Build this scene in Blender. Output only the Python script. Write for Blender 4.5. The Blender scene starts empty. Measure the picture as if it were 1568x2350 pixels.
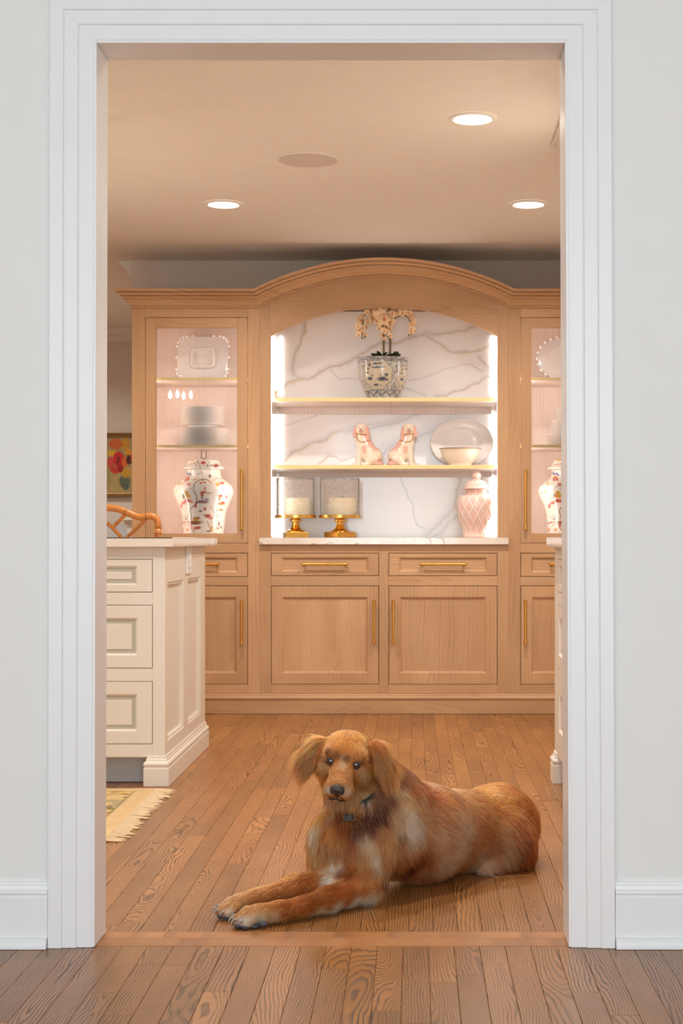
import bpy, bmesh, math, random
import numpy as np
from mathutils import Vector, Matrix, kdtree

# ---------------------------------------------------------------- camera, sky, daylight, exposure
sc = bpy.context.scene
COL = sc.collection
PI = math.pi
F_PX, CX, CY, CAM_H = 3577.0, 950.0, 1236.0, 0.915      # focal length, vanishing point (in 1568x2350 px), eye height

cam_data = bpy.data.cameras.new('camera')
cam_data.sensor_fit = 'HORIZONTAL'
cam_data.sensor_width = 36.0
cam_data.lens = 36.0 * F_PX / 1568.0
cam_data.shift_x = -(CX - 784.0) / 1568.0
cam_data.shift_y = (CY - 1175.0) / 1568.0
cam_data.dof.use_dof = True
cam_data.dof.focus_distance = 3.9
cam_data.dof.aperture_fstop = 22.0
cam_data.clip_start = 0.05
cam = bpy.data.objects.new('camera', cam_data)
COL.objects.link(cam)
cam.location = (0, 0, CAM_H)
cam.rotation_euler = (PI / 2, 0, 0)
sc.camera = cam

world = bpy.data.worlds.new('sky')
sc.world = world
world.use_nodes = True
world.node_tree.nodes['Background'].inputs['Color'].default_value = (0.72, 0.84, 1.0, 1)
world.node_tree.nodes['Background'].inputs['Strength'].default_value = 1.2

def area_light(name, loc, rot, size, power, color, shape='RECTANGLE', spread=PI):
    d = bpy.data.lights.new(name, 'AREA')
    d.shape = shape
    d.size = size[0]
    if shape in ('RECTANGLE', 'ELLIPSE'):
        d.size_y = size[1]
    d.energy = power
    d.color = color
    d.spread = spread
    o = bpy.data.objects.new(name, d)
    COL.objects.link(o)
    o.location = loc
    o.rotation_euler = rot
    return o

DAY = (0.86, 0.95, 1.0)
WARM = (1.0, 0.93, 0.85)
# daylight entering through the glazed doors and the two windows in the wall behind the camera
area_light('window_daylight', (-2.0, -2.95, 1.45), (PI / 2, 0, 0), (1.1, 1.7), 37, DAY)
area_light('window_daylight', (-0.1, -2.95, 1.30), (PI / 2, 0, 0), (1.9, 2.1), 106, DAY)
area_light('window_daylight', (1.9, -2.95, 1.45), (PI / 2, 0, 0), (1.1, 1.7), 37, DAY)

sc.view_settings.view_transform = 'Standard'
sc.view_settings.look = 'None'
sc.view_settings.gamma = 1.0
sc.view_settings.use_curve_mapping = False
sc.view_settings.exposure = 0.0
# light paths: enough bounces for a white room, no more
sc.cycles.max_bounces = 6
sc.cycles.diffuse_bounces = 4
sc.cycles.glossy_bounces = 3
sc.cycles.transmission_bounces = 4
sc.cycles.transparent_max_bounces = 24
sc.cycles.caustics_reflective = False
sc.cycles.caustics_refractive = False

# ---------------------------------------------------------------- helpers
rnd = random.Random(7)
nrng = np.random.default_rng(11)

def at(px, py, Y):
    return Vector(((px - CX) * Y / F_PX, Y, CAM_H - (py - CY) * Y / F_PX))

def lin(r, g, b):
    f = lambda c: (c / 255 / 12.92) if c <= 10.31 else ((c / 255 + 0.055) / 1.055) ** 2.4
    return (f(r), f(g), f(b))

def L4(c):
    return (c[0], c[1], c[2], 1.0)

def tag(o, label=None, cat=None, group=None, kind=None):
    if label: o['label'] = label
    if cat: o['category'] = cat
    if group: o['group'] = group
    if kind: o['kind'] = kind
    return o

def empty(name, loc=(0, 0, 0), parent=None):
    o = bpy.data.objects.new(name, None)
    o.empty_display_size = 0.1
    COL.objects.link(o)
    o['wloc'] = list(loc)
    if parent is not None:
        o.parent = parent
        o.location = Vector(loc) - Vector(parent['wloc'])
    else:
        o.location = loc
    return o

def copy_tree(o, parent=None):
    c = o.copy()
    COL.objects.link(c)
    c.parent = parent
    for ch in list(o.children):
        copy_tree(ch, c)
    return c

class B:
    """collects shapes in world coordinates; done() links them as one mesh object"""
    def __init__(self):
        self.bm = bmesh.new()
    def _mi(self, verts, mi):
        if mi:
            fs = set()
            for v in verts:
                fs.update(v.link_faces)
            for f in fs: f.material_index = mi
    def box(self, x0, x1, y0, y1, z0, z1, bev=0.0, mi=0, seg=1):
        r = bmesh.ops.create_cube(self.bm, size=1.0)
        vs = r['verts']
        for v in vs:
            v.co = Vector((x0 + (v.co.x + .5) * (x1 - x0), y0 + (v.co.y + .5) * (y1 - y0), z0 + (v.co.z + .5) * (z1 - z0)))
        fs = set()
        for v in vs: fs.update(v.link_faces)
        if bev > 0:
            es = set()
            for v in vs: es.update(v.link_edges)
            rr = bmesh.ops.bevel(self.bm, geom=list(es), offset=bev, segments=seg, affect='EDGES', profile=0.5)
            fs = set(rr['faces']) | {f for f in fs if f.is_valid}
        if mi:
            for f in fs: f.material_index = mi
        return self
    def grid(self, rows, close_u=False, close_v=False, mi=0, cap=False):
        """rows: list of rings (lists of points)"""
        bm = self.bm
        vr = [[bm.verts.new(p) for p in row] for row in rows]
        n = len(vr[0])
        m = len(vr)
        for i in range(m if close_v else m - 1):
            a, b = vr[i], vr[(i + 1) % m]
            for j in range(n if close_u else n - 1):
                k = (j + 1) % n
                try:
                    f = bm.faces.new((a[j], a[k], b[k], b[j]))
                    f.material_index = mi
                except ValueError:
                    pass
        if cap:
            for ring in (vr[0], vr[-1]):
                try:
                    f = bm.faces.new(ring)
                    f.material_index = mi
                except ValueError:
                    pass
        return vr
    def lathe(self, c, prof, seg=32, mi=0, cap=True, sx=1.0, sy=1.0, rot=0.0):
        rows = []
        for r, z in prof:
            r = max(r, 1e-4)
            rows.append([(c[0] + sx * r * math.cos(2 * PI * j / seg + rot), c[1] + sy * r * math.sin(2 * PI * j / seg + rot), c[2] + z) for j in range(seg)])
        self.grid(rows, close_u=True, mi=mi, cap=cap)
        return self
    def tube(self, pts, r, seg=10, mi=0, cap=True):
        pts = [Vector(p) for p in pts]
        n = len(pts)
        rs = r if isinstance(r, (list, tuple)) else [r] * n
        rows = []
        up = Vector((0, 0, 1))
        prev = None
        for i, p in enumerate(pts):
            t = (pts[min(i + 1, n - 1)] - pts[max(i - 1, 0)]).normalized()
            if prev is None:
                a = t.cross(up)
                if a.length < 0.1: a = t.cross(Vector((0, 1, 0)))
            else:
                a = prev - t * prev.dot(t)
            a.normalize()
            prev = a
            b = t.cross(a)
            rows.append([p + (a * math.cos(2 * PI * j / seg) + b * math.sin(2 * PI * j / seg)) * rs[i] for j in range(seg)])
        self.grid(rows, close_u=True, mi=mi, cap=cap)
        return self
    def prism(self, poly, y0, y1, mi=0, axis='Y'):
        """polygon in (x,z) extruded along y, or (x,y) along z, or (y,z) along x"""
        def mk(p, t):
            return {'Y': (p[0], t, p[1]), 'Z': (p[0], p[1], t), 'X': (t, p[0], p[1])}[axis]
        bm = self.bm
        a = [bm.verts.new(mk(p, y0)) for p in poly]
        b = [bm.verts.new(mk(p, y1)) for p in poly]
        n = len(poly)
        fs = [bm.faces.new(a), bm.faces.new(b[::-1])]
        for i in range(n):
            fs.append(bm.faces.new((a[i], b[i], b[(i + 1) % n], a[(i + 1) % n])))
        for f in fs: f.material_index = mi
        return self
    def sphere(self, c, r, u=16, v=10, mi=0):
        r = r if isinstance(r, (list, tuple)) else (r, r, r)
        rows = []
        for i in range(v + 1):
            th = PI * i / v
            s = max(math.sin(th), 0.002)
            rows.append([(c[0] + r[0] * s * math.cos(2 * PI * j / u), c[1] + r[1] * s * math.sin(2 * PI * j / u), c[2] - r[2] * math.cos(th)) for j in range(u)])
        self.grid(rows, close_u=True, mi=mi, cap=True)
        return self
    def ribbon(self, frames, prof, mi=0, cap=True):
        """frames: (point, out, up); prof: closed (out, up) outline"""
        rows = [[Vector(p) + Vector(o) * a + Vector(u) * b for a, b in prof] for p, o, u in frames]
        self.grid(rows, close_u=True, mi=mi, cap=cap)
        return self
    def done(self, name, parent=None, mats=(), smooth=False, origin=None, angle=0.6):
        bm = self.bm
        bmesh.ops.recalc_face_normals(bm, faces=bm.faces[:])
        me = bpy.data.meshes.new(name)
        bm.to_mesh(me)
        bm.free()
        n = len(me.vertices)
        co = np.empty(n * 3)
        me.vertices.foreach_get('co', co)
        co = co.reshape(-1, 3)
        if origin is None:
            lo, hi = co.min(0), co.max(0)
            origin = (lo + hi) / 2
            if parent is None: origin[2] = lo[2]
        origin = np.array(origin, dtype=float)
        me.vertices.foreach_set('co', (co - origin).ravel())
        return link(me, name, parent, mats, smooth, origin, angle)

def link(me, name, parent, mats, smooth, origin, angle=0.6):
    if not isinstance(mats, (list, tuple)): mats = [mats]
    for m in mats: me.materials.append(m)
    if smooth:
        me.polygons.foreach_set('use_smooth', [True] * len(me.polygons))
        if angle is not None and angle < 3:
            try: me.set_sharp_from_angle(angle=angle)
            except Exception: pass
    me.update()
    o = bpy.data.objects.new(name, me)
    COL.objects.link(o)
    o['wloc'] = [float(v) for v in origin]
    if parent is not None:
        o.parent = parent
        o.location = Vector(origin) - Vector(parent['wloc'])
    else:
        o.location = Vector(origin)
    return o

def mesh_np(name, co, quads, parent, mats, smooth=True, color=None, origin=None, angle=None):
    """big numpy mesh; color: (n,3) linear point colours into attribute 'Col'"""
    co = np.asarray(co, dtype=np.float64)
    quads = np.asarray(quads, dtype=np.int32)
    if origin is None:
        lo, hi = co.min(0), co.max(0)
        origin = (lo + hi) / 2
        if parent is None: origin[2] = lo[2]
    origin = np.array(origin, dtype=float)
    me = bpy.data.meshes.new(name)
    k = quads.shape[1]
    me.vertices.add(len(co))
    me.vertices.foreach_set('co', (co - origin).ravel())
    me.loops.add(quads.size)
    me.loops.foreach_set('vertex_index', quads.ravel())
    me.polygons.add(len(quads))
    me.polygons.foreach_set('loop_start', np.arange(0, quads.size, k, dtype=np.int32))
    me.update(calc_edges=True)
    me.validate()
    if color is not None:
        at_ = me.color_attributes.new('Col', 'FLOAT_COLOR', 'POINT')
        c4 = np.ones((len(co), 4), dtype=np.float32)
        c4[:, :3] = color
        at_.data.foreach_set('color', c4.ravel())
    return link(me, name, parent, mats, smooth, origin, angle)

def grid_quads(m, n, close_u=False):
    i, j = np.meshgrid(np.arange(m - 1), np.arange(n if close_u else n - 1), indexing='ij')
    k = (j + 1) % n
    return np.stack([i * n + j, i * n + k, (i + 1) * n + k, (i + 1) * n + j], -1).reshape(-1, 4)

# ---------------------------------------------------------------- painting flat print: colours per point
def seg_dist(P, pts):
    """distance of points P (n,2) to polyline pts, and running parameter"""
    best = np.full(len(P), 1e9)
    pts = np.asarray(pts, float)
    for a, b in zip(pts[:-1], pts[1:]):
        d = b - a
        l2 = (d ** 2).sum() + 1e-12
        t = np.clip(((P - a) @ d) / l2, 0, 1)
        q = P - (a + t[:, None] * d)
        best = np.minimum(best, np.sqrt((q ** 2).sum(1)))
    return best

def smooth01(x):
    x = np.clip(x, 0, 1)
    return x * x * (3 - 2 * x)

def vnoise(P, scale, seed=0):
    """cheap value noise on (n,k) points, 0..1"""
    Q = np.asarray(P, float) * scale + seed * 17.31
    i = np.floor(Q).astype(np.int64)
    f = Q - i
    f = f * f * (3 - 2 * f)
    k = Q.shape[1]
    out = np.zeros(len(Q))
    for c in range(2 ** k):
        w = np.ones(len(Q))
        h = np.zeros(len(Q), dtype=np.int64)
        for d in range(k):
            bit = (c >> d) & 1
            w *= f[:, d] if bit else 1 - f[:, d]
            h = h * 1619 + (i[:, d] + bit) * (31337 + 7919 * d)
        h = (h ^ (h >> 13)) * 1274126177
        h = (h ^ (h >> 16)) & 0xffff
        out += w * h / 65535.0
    return out

def paint(P, feats, base):
    """P (n,2); feats: ('line', pts, width, rgb[, soft]) or ('blob', (x,y), (rx,ry), rgb[, soft])"""
    C = np.tile(np.asarray(base, float), (len(P), 1)) if np.ndim(base) == 1 else np.array(base, float)
    for f in feats:
        soft = f[4] if len(f) > 4 else 0.35
        if f[0] == 'line':
            d = seg_dist(P, f[1]) / (f[2] / 2)
        else:
            q = (P - np.asarray(f[1])) / np.asarray(f[2])
            d = np.sqrt((q ** 2).sum(1))
        a = smooth01((1 + soft - d) / (2 * soft))[:, None]
        C = C * (1 - a) + np.asarray(lin(*f[3])) * a
    return C

# ---------------------------------------------------------------- materials
def new_mat(name):
    m = bpy.data.materials.new(name)
    m.use_nodes = True
    nt = m.node_tree
    bsdf = nt.nodes['Principled BSDF']
    return m, nt, bsdf

class N:
    def __init__(self, nt): self.nt = nt
    def add(self, t, **kw):
        n = self.nt.nodes.new(t)
        for k, v in kw.items(): setattr(n, k, v)
        return n
    def put(self, sock, v):
        if isinstance(v, bpy.types.NodeSocket): self.nt.links.new(v, sock)
        else: sock.default_value = v
    def math(self, op, a, b=0.0, c=0.0, clamp=False):
        n = self.add('ShaderNodeMath', operation=op, use_clamp=clamp)
        self.put(n.inputs[0], a); self.put(n.inputs[1], b); self.put(n.inputs[2], c)
        return n.outputs[0]
    def sep(self, v):
        n = self.add('ShaderNodeSeparateXYZ'); self.put(n.inputs[0], v)
        return n.outputs
    def comb(self, x, y, z):
        n = self.add('ShaderNodeCombineXYZ')
        self.put(n.inputs[0], x); self.put(n.inputs[1], y); self.put(n.inputs[2], z)
        return n.outputs[0]
    def noise(self, vec, scale, detail=2.0, w=None, rough=0.5, dist=0.0):
        n = self.add('ShaderNodeTexNoise')
        if w is not None:
            n.noise_dimensions = '4D'; self.put(n.inputs['W'], w)
        self.put(n.inputs['Vector'], vec); self.put(n.inputs['Scale'], scale)
        self.put(n.inputs['Detail'], detail); self.put(n.inputs['Roughness'], rough)
        self.put(n.inputs['Distortion'], dist)
        return n.outputs['Fac']
    def mix(self, fac, a, b, mode='MIX'):
        n = self.add('ShaderNodeMix', data_type='RGBA', blend_type=mode)
        self.put(n.inputs['Factor'], fac)
        self.put(n.inputs['A'], L4(a) if isinstance(a, tuple) and len(a) == 3 else a)
        self.put(n.inputs['B'], L4(b) if isinstance(b, tuple) and len(b) == 3 else b)
        return n.outputs['Result']
    def ramp(self, fac, lo, hi):
        n = self.add('ShaderNodeMapRange', interpolation_type='SMOOTHSTEP')
        self.put(n.inputs[0], fac); n.inputs[1].default_value = lo; n.inputs[2].default_value = hi
        return n.outputs[0]
    def bump(self, h, strength=0.2, dist=0.001):
        n = self.add('ShaderNodeBump')
        n.inputs['Strength'].default_value = strength; n.inputs['Distance'].default_value = dist
        self.put(n.inputs['Height'], h)
        return n.outputs[0]

def plain(name, c, rough=0.5, metal=0.0, var=0.04, nscale=12.0, bump=0.0, spec=0.5, coat=0.0, bscale=200.0, **kw):
    m, nt, b = new_mat(name)
    n = N(nt)
    pos = n.add('ShaderNodeNewGeometry').outputs['Position']
    f = n.noise(pos, nscale, 1.0 if var > 0.03 else 0.0)
    lo = tuple(v * (1 - var) for v in c); hi = tuple(min(1, v * (1 + var)) for v in c)
    n.put(b.inputs['Base Color'], n.mix(f, lo, hi))
    b.inputs['Roughness'].default_value = rough
    b.inputs['Metallic'].default_value = metal
    b.inputs['Specular IOR Level'].default_value = spec
    b.inputs['Coat Weight'].default_value = coat
    b.inputs['Coat Roughness'].default_value = 0.06
    if bump:
        n.put(b.inputs['Normal'], n.bump(n.noise(pos, bscale, 2.0), bump, 0.0008))
    for k, v in kw.items(): b.inputs[k].default_value = v
    return m

def painted(name, rough=0.35, coat=0.0, spec=0.5, bump=0.0, transm=0.0):
    m, nt, b = new_mat(name)
    n = N(nt)
    a = n.add('ShaderNodeAttribute', attribute_name='Col')
    n.put(b.inputs['Base Color'], a.outputs['Color'])
    b.inputs['Roughness'].default_value = rough
    b.inputs['Coat Weight'].default_value = coat
    b.inputs['Coat Roughness'].default_value = 0.05
    b.inputs['Specular IOR Level'].default_value = spec
    if bump:
        pos = n.add('ShaderNodeNewGeometry').outputs['Position']
        n.put(b.inputs['Normal'], n.bump(n.noise(pos, 350.0, 2.0), bump, 0.002))
    return m

def emit(name, c, strength):
    m, nt, b = new_mat(name)
    b.inputs['Base Color'].default_value = L4(c)
    b.inputs['Emission Color'].default_value = L4(c)
    b.inputs['Emission Strength'].default_value = strength
    return m

def oak(name, light, mid, dark, axis='Y', ring=0.0075, contrast=0.75, rough=0.38, swirl=1.0, coat=0.0, vary=0.25, pore=0.6, spec=0.4, fade=0.0):
    """sawn oak: growth rings of a log cut by the board, seeded per board"""
    m, nt, b = new_mat(name)
    n = N(nt)
    oc = n.sep(n.add('ShaderNodeTexCoord').outputs['Object'])
    if axis == 'Y': u, v, w = oc[0], oc[1], oc[2]
    elif axis == 'Z': u, v, w = oc[0], oc[2], oc[1]
    else: u, v, w = oc[2], oc[0], oc[1]
    rand = n.add('ShaderNodeObjectInfo').outputs['Random']
    wn = n.add('ShaderNodeTexWhiteNoise', noise_dimensions='1D')
    n.put(wn.inputs['W'], n.math('MULTIPLY', rand, 913.7))
    rc = n.sep(wn.outputs['Color'])
    W = n.math('MULTIPLY', rand, 57.0)
    n1 = n.noise(n.comb(n.math('MULTIPLY', u, 7.0), n.math('MULTIPLY', v, 1.7), W), 1.0, 1.0)
    n2 = n.noise(n.comb(n.math('MULTIPLY', u, 40.0), n.math('MULTIPLY', v, 9.0), n.math('ADD', W, 9.0)), 1.0, 1.0)
    # where the pith lay: far to one side (straight grain) or below the face (arched grain)
    uu = n.math('ADD', u, n.math('MULTIPLY', n.math('SUBTRACT', rc[0], 0.5), 0.24))
    uu = n.math('ADD', uu, n.math('MULTIPLY', n.math('SUBTRACT', n1, 0.5), 0.05 * swirl))
    dd = n.math('ADD', n.math('MULTIPLY', n.math('SUBTRACT', rc[1], 0.5), 0.10),
                n.math('MULTIPLY', v, n.math('MULTIPLY', n.math('SUBTRACT', rc[2], 0.5), 0.16)))
    dd = n.math('ADD', dd, n.math('MULTIPLY', n.math('SUBTRACT', n1, 0.5), 0.10 * swirl))
    rad = n.math('SQRT', n.math('ADD', n.math('MULTIPLY', uu, uu), n.math('MULTIPLY', dd, dd)))
    rad = n.math('ADD', rad, n.math('MULTIPLY', n.math('SUBTRACT', n2, 0.5), 0.010 * swirl))
    rng_ = n.math('MULTIPLY', ring, n.math('ADD', 0.55, n.math('MULTIPLY', rc[2], 0.7)))
    ph = n.math('FRACT', n.math('DIVIDE', rad, rng_))
    line = n.math('MULTIPLY', n.ramp(ph, 0.40, 0.86), n.math('SUBTRACT', 1.0, n.ramp(ph, 0.90, 1.0)))
    fine = n.noise(n.comb(n.math('MULTIPLY', u, 480.0), n.math('MULTIPLY', v, 16.0), W), 1.0, 1.0)
    por = n.ramp(fine, 0.34, 0.62)
    line = n.math('MULTIPLY', line, n.math('ADD', 1.0 - pore, n.math('MULTIPLY', por, pore)))
    line = n.math('MULTIPLY', line, n.math('ADD', 0.45, n.math('MULTIPLY', n2, 1.1)), clamp=True)
    if fade:
        # the figure comes and goes across the board
        nf = n.noise(n.comb(n.math('MULTIPLY', u, 22.0), n.math('MULTIPLY', v, 2.2), n.math('ADD', W, 21.0)), 1.0, 1.5)
        line = n.math('MULTIPLY', line, n.math('ADD', 1.0 - fade, n.math('MULTIPLY', n.ramp(nf, 0.38, 0.66), fade)))
    t = n.math('ADD', n.math('MULTIPLY', n1, 0.7), n.math('MULTIPLY', fine, 0.35))
    colr = n.mix(n.ramp(t, 0.25, 0.8), mid, light)
    colr = n.mix(n.math('MULTIPLY', line, contrast), colr, dark)
    br = n.math('ADD', 1.0 - vary / 2, n.math('MULTIPLY', rc[1], vary))
    colr = n.mix(1.0, colr, n.comb(br, br, br), 'MULTIPLY')
    n.put(b.inputs['Base Color'], colr)
    n.put(b.inputs['Roughness'], n.math('ADD', rough, n.math('MULTIPLY', line, 0.12)))
    b.inputs['Specular IOR Level'].default_value = spec
    b.inputs['Coat Weight'].default_value = coat
    b.inputs['Coat Roughness'].default_value = 0.22
    return m

def glass_pane(name, tint=(1, 1, 1), rough=0.0, ior=1.5, frost=0.0):
    """thin sheet glass: clear with a Fresnel reflection"""
    m, nt, b = new_mat(name)
    nt.nodes.remove(b)
    n = N(nt)
    tr = n.add('ShaderNodeBsdfTransparent'); tr.inputs[0].default_value = L4(tint)
    gl = n.add('ShaderNodeBsdfGlossy'); gl.inputs['Roughness'].default_value = rough
    fr = n.add('ShaderNodeFresnel'); fr.inputs['IOR'].default_value = ior
    fac = fr.outputs[0]
    if frost:
        pos = n.add('ShaderNodeNewGeometry').outputs['Position']
        v = n.add('ShaderNodeTexVoronoi'); v.inputs['Scale'].default_value = 190.0
        n.put(v.inputs['Vector'], pos)
        sp = n.ramp(v.outputs['Distance'], 0.55, 0.25)
        d1 = n.add('ShaderNodeBsdfDiffuse'); d1.inputs[0].default_value = (0.92, 0.89, 0.86, 1)
        d2 = n.add('ShaderNodeBsdfTranslucent'); d2.inputs[0].default_value = (0.95, 0.93, 0.90, 1)
        df = n.add('ShaderNodeMixShader'); df.inputs[0].default_value = 0.6
        nt.links.new(d1.outputs[0], df.inputs[1]); nt.links.new(d2.outputs[0], df.inputs[2])
        m0 = n.add('ShaderNodeMixShader')
        n.put(m0.inputs[0], n.math('MULTIPLY', sp, frost))
        nt.links.new(tr.outputs[0], m0.inputs[1]); nt.links.new(df.outputs[0], m0.inputs[2])
        base = m0.outputs[0]
    else:
        base = tr.outputs[0]
    mx = n.add('ShaderNodeMixShader')
    n.put(mx.inputs[0], fac)
    nt.links.new(base, mx.inputs[1]); nt.links.new(gl.outputs[0], mx.inputs[2])
    nt.links.new(mx.outputs[0], nt.nodes['Material Output'].inputs['Surface'])
    return m

M = {}
M['wall'] = plain('white_wall_paint', lin(233, 233, 231), 0.6, var=0.012)
M['trim'] = plain('white_trim_paint', lin(238, 239, 240), 0.32, var=0.012)
M['ceil'] = plain('ceiling_paint', lin(246, 241, 234), 0.8, var=0.015)
M['beige'] = plain('beige_wall_paint', lin(222, 210, 196), 0.7, var=0.02)
M['cream'] = plain('cream_cabinet_paint', lin(232, 224, 212), 0.4, var=0.015)
M['glaze'] = plain('grey_green_glazed_paint', lin(188, 184, 168), 0.4, var=0.04, nscale=60)
M['toekick'] = plain('pale_grey_toe_kick_paint', lin(205, 208, 212), 0.5, var=0.02)
M['subfloor'] = plain('dark_subfloor', lin(60, 36, 20), 0.8)
FL, FM, FD = lin(172, 118, 66), lin(143, 93, 49), lin(56, 32, 15)
M['plank'] = oak('stained_oak_plank', FL, FM, FD, 'Y', ring=0.0066, contrast=0.95, rough=0.33, coat=0.15, vary=0.34, fade=0.2, pore=0.45)
M['plankx'] = oak('stained_oak_threshold', lin(176, 122, 76), lin(152, 100, 58), lin(106, 66, 36), 'X', ring=0.005, contrast=0.45, rough=0.35, swirl=0.25, vary=0.2)
OL, OM, OD = lin(208, 167, 125), lin(189, 146, 104), lin(138, 97, 62)
M['oakz'] = oak('light_oak_upright', OL, OM, OD, 'Z', ring=0.017, contrast=0.36, rough=0.45, swirl=0.9, vary=0.14, pore=0.85, fade=0.85)
M['oakx'] = oak('light_oak_level', OL, OM, OD, 'X', ring=0.017, contrast=0.36, rough=0.45, swirl=0.9, vary=0.14, pore=0.85, fade=0.85)
M['oakin'] = oak('pale_oak_lining', lin(240, 227, 218), lin(230, 213, 203), lin(200, 174, 158), 'Z', ring=0.016, contrast=0.4, rough=0.55, swirl=1.0, vary=0.06, pore=0.7, fade=0.8)
M['gap'] = plain('dark_reveal', lin(58, 38, 24), 0.8)
M['brass'] = plain('brushed_brass', lin(238, 188, 98), 0.26, metal=1.0, var=0.08, nscale=40)
M['brassd'] = plain('aged_brass_pull', lin(222, 164, 80), 0.3, metal=0.9, var=0.08, nscale=40)
M['gilt'] = plain('gilded_shelf_edge', lin(246, 218, 156), 0.4, metal=0.1, var=0.05)
M['white'] = plain('white_plastic', lin(240, 240, 238), 0.35, var=0.01)
M['porcelain'] = plain('white_porcelain', lin(242, 238, 234), 0.25, var=0.015, coat=0.2)
M['wax'] = plain('ivory_wax', lin(250, 236, 205), 0.55, var=0.02)
M['glass'] = glass_pane('cabinet_glass')
M['marble'] = painted('veined_white_marble', 0.18, coat=0.3)
M['dark'] = plain('dark_bronze', lin(70, 50, 36), 0.4, metal=0.8)
# ---------------------------------------------------------------- the setting: floor
WALL_Y, WALL_B = 3.50, 3.612            # the wall with the cased opening
OPEN_L, OPEN_R, OPEN_T = -0.7097, 0.338, 2.024
HB = 8.14                               # front plane of the hutch
KW = 8.55                               # kitchen back wall
CEIL = 2.44

floor = B().box(-4.6, 3.2, -3.2, 11.6, -0.06, -0.016).done('floor', None, M['subfloor'], origin=(0, 0, 0))
tag(floor, 'stained oak strip floor running from the front room into the kitchen', 'floor', kind='structure')

PW = 0.0572
def plank_mesh(L, w=PW, axis='Y'):
    g = 0.0003
    b = B()
    hw, hl = w / 2 - g, L / 2 - g
    c = 0.0007
    t = 0.0
    rows = []
    for inset, z in ((0, -0.016), (0, -c), (c, t)):
        x, y = hw - inset, hl - inset
        ring = [(-x, -y, z), (x, -y, z), (x, y, z), (-x, y, z)]
        if axis == 'X': ring = [(p[1], p[0], p[2]) for p in ring]
        rows.append(ring)
    vr = b.grid(rows, close_u=True)
    b.bm.faces.new(vr[-1])
    bmesh.ops.recalc_face_normals(b.bm, faces=b.bm.faces[:])
    me = bpy.data.meshes.new('plank')
    b.bm.to_mesh(me)
    b.bm.free()
    me.materials.append(M['plank'] if axis == 'Y' else M['plankx'])
    return me

PLANK_MESHES = {}
LAID = {}
def add_plank(x, y0, y1):
    L = round(y1 - y0, 3)
    LAID.setdefault(round(x, 4), []).append((y0, y1))
    key = L
    if key not in PLANK_MESHES:
        PLANK_MESHES[key] = plank_mesh(L)
    o = bpy.data.objects.new('plank', PLANK_MESHES[key])
    COL.objects.link(o)
    o.parent = floor
    o.location = (x, (y0 + y1) / 2, 0)

LENS = [0.36, 0.48, 0.6, 0.72, 0.9, 1.08, 1.26]
def run_planks(x, ya, yb, offset):
    y = ya - offset
    prev = None
    while y < yb - 1e-6:
        L = rnd.choice([l for l in LENS if l != prev])
        prev = L
        a, b = max(y, ya), min(y + L, yb)
        if yb - b < 0.12: b = yb
        if b - a > 0.02: add_plank(x, a, b)
        y = b if b > y + L - 1e-6 else y + L
        if b >= yb: break

prng = random.Random(3)
k0 = -23
for i in range(k0, 14):
    x = i * PW + 0.0175
    far = 8.16
    # boards that vanish under the island stop just inside its toe kick; those the jamb hides are not laid
    if x < -0.95: far = 5.95
    if x > 0.60: far = 5.95
    near_visible = max(3.628, abs(x) / (0.197 if x < 0 else 0.094) - 0.35)
    if -1.12 < x < -0.95: run_planks(x, 6.75, 8.16, prng.uniform(0, 0.9))
    if 0.60 < x < 0.75: far = 8.16
    if near_visible < far - 0.15:
        run_planks(x, 3.628 if near_visible < 4.2 else near_visible, far, prng.uniform(0, 0.9))
for i in range(-19, 14):
    x = i * PW + 0.004
    run_planks(x, 2.55, 3.4985, prng.uniform(0, 0.8))
# boards out of the camera's sight, joined as one part
b = B()
def fill(x, lo, hi):
    at_y = lo
    for y0, y1 in sorted(LAID.get(round(x, 4), [])) + [(hi, hi)]:
        if y0 < lo - 1e-6 or y0 > hi + 1e-6: continue
        if y0 - at_y > 0.03:
            y = at_y
            while y < y0 - 1e-6:
                e_ = min(y0, y + prng.uniform(0.5, 1.6))
                b.box(x - PW / 2 + 0.0003, x + PW / 2 - 0.0003, y + 0.0003, e_ - 0.0003, -0.0155, 0.0)
                y = e_
        at_y = max(at_y, y1)
for i in range(-78, 20):
    x = i * PW + 0.0175
    fill(x, 3.628, 11.28 if x < -1.56 else 8.16)
for i in range(-51, 52):
    fill(i * PW + 0.004, -2.98, 3.4985)
o = b.done('plank_field', floor, M['plank'])
o['kind'] = 'stuff'
# two cross boards of the threshold
for k, (y0, y1) in enumerate(((3.4995, 3.569), (3.5695, 3.6275))):
    me = plank_mesh(OPEN_R - OPEN_L + 0.05, y1 - y0, 'X')
    o = bpy.data.objects.new('threshold_board', me)
    COL.objects.link(o)
    o.parent = floor
    o.location = ((OPEN_L + OPEN_R) / 2, (y0 + y1) / 2, 0.0004)

# ---------------------------------------------------------------- the wall with the opening, casing, jambs, baseboards
def lean(o):
    """the old frame is a touch wider at the floor than at the head"""
    me = o.data
    w = Vector(o['wloc'])
    for v in me.vertices:
        X, Z = v.co.x + w.x, v.co.z + w.z
        k = max(0.0, 1 - Z / 2.03)
        v.co.x += (-0.005 if X < -0.2 else 0.009) * k
    return o

def wall(name, boxes, mat='wall', label=None):
    b = B()
    for bx in boxes: b.box(*bx)
    o = b.done(name, None, M[mat])
    return tag(o, label, 'wall', kind='structure')

wall('wall_front', [(-3.0, OPEN_L - 0.03, WALL_Y, WALL_B, 0, 2.62), (OPEN_R + 0.03, 3.0, WALL_Y, WALL_B, 0, 2.62),
                    (OPEN_L - 0.03, OPEN_R + 0.03, WALL_Y, WALL_B, OPEN_T + 0.03, 2.62)],
     label='white painted wall around the cased kitchen opening')

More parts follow.
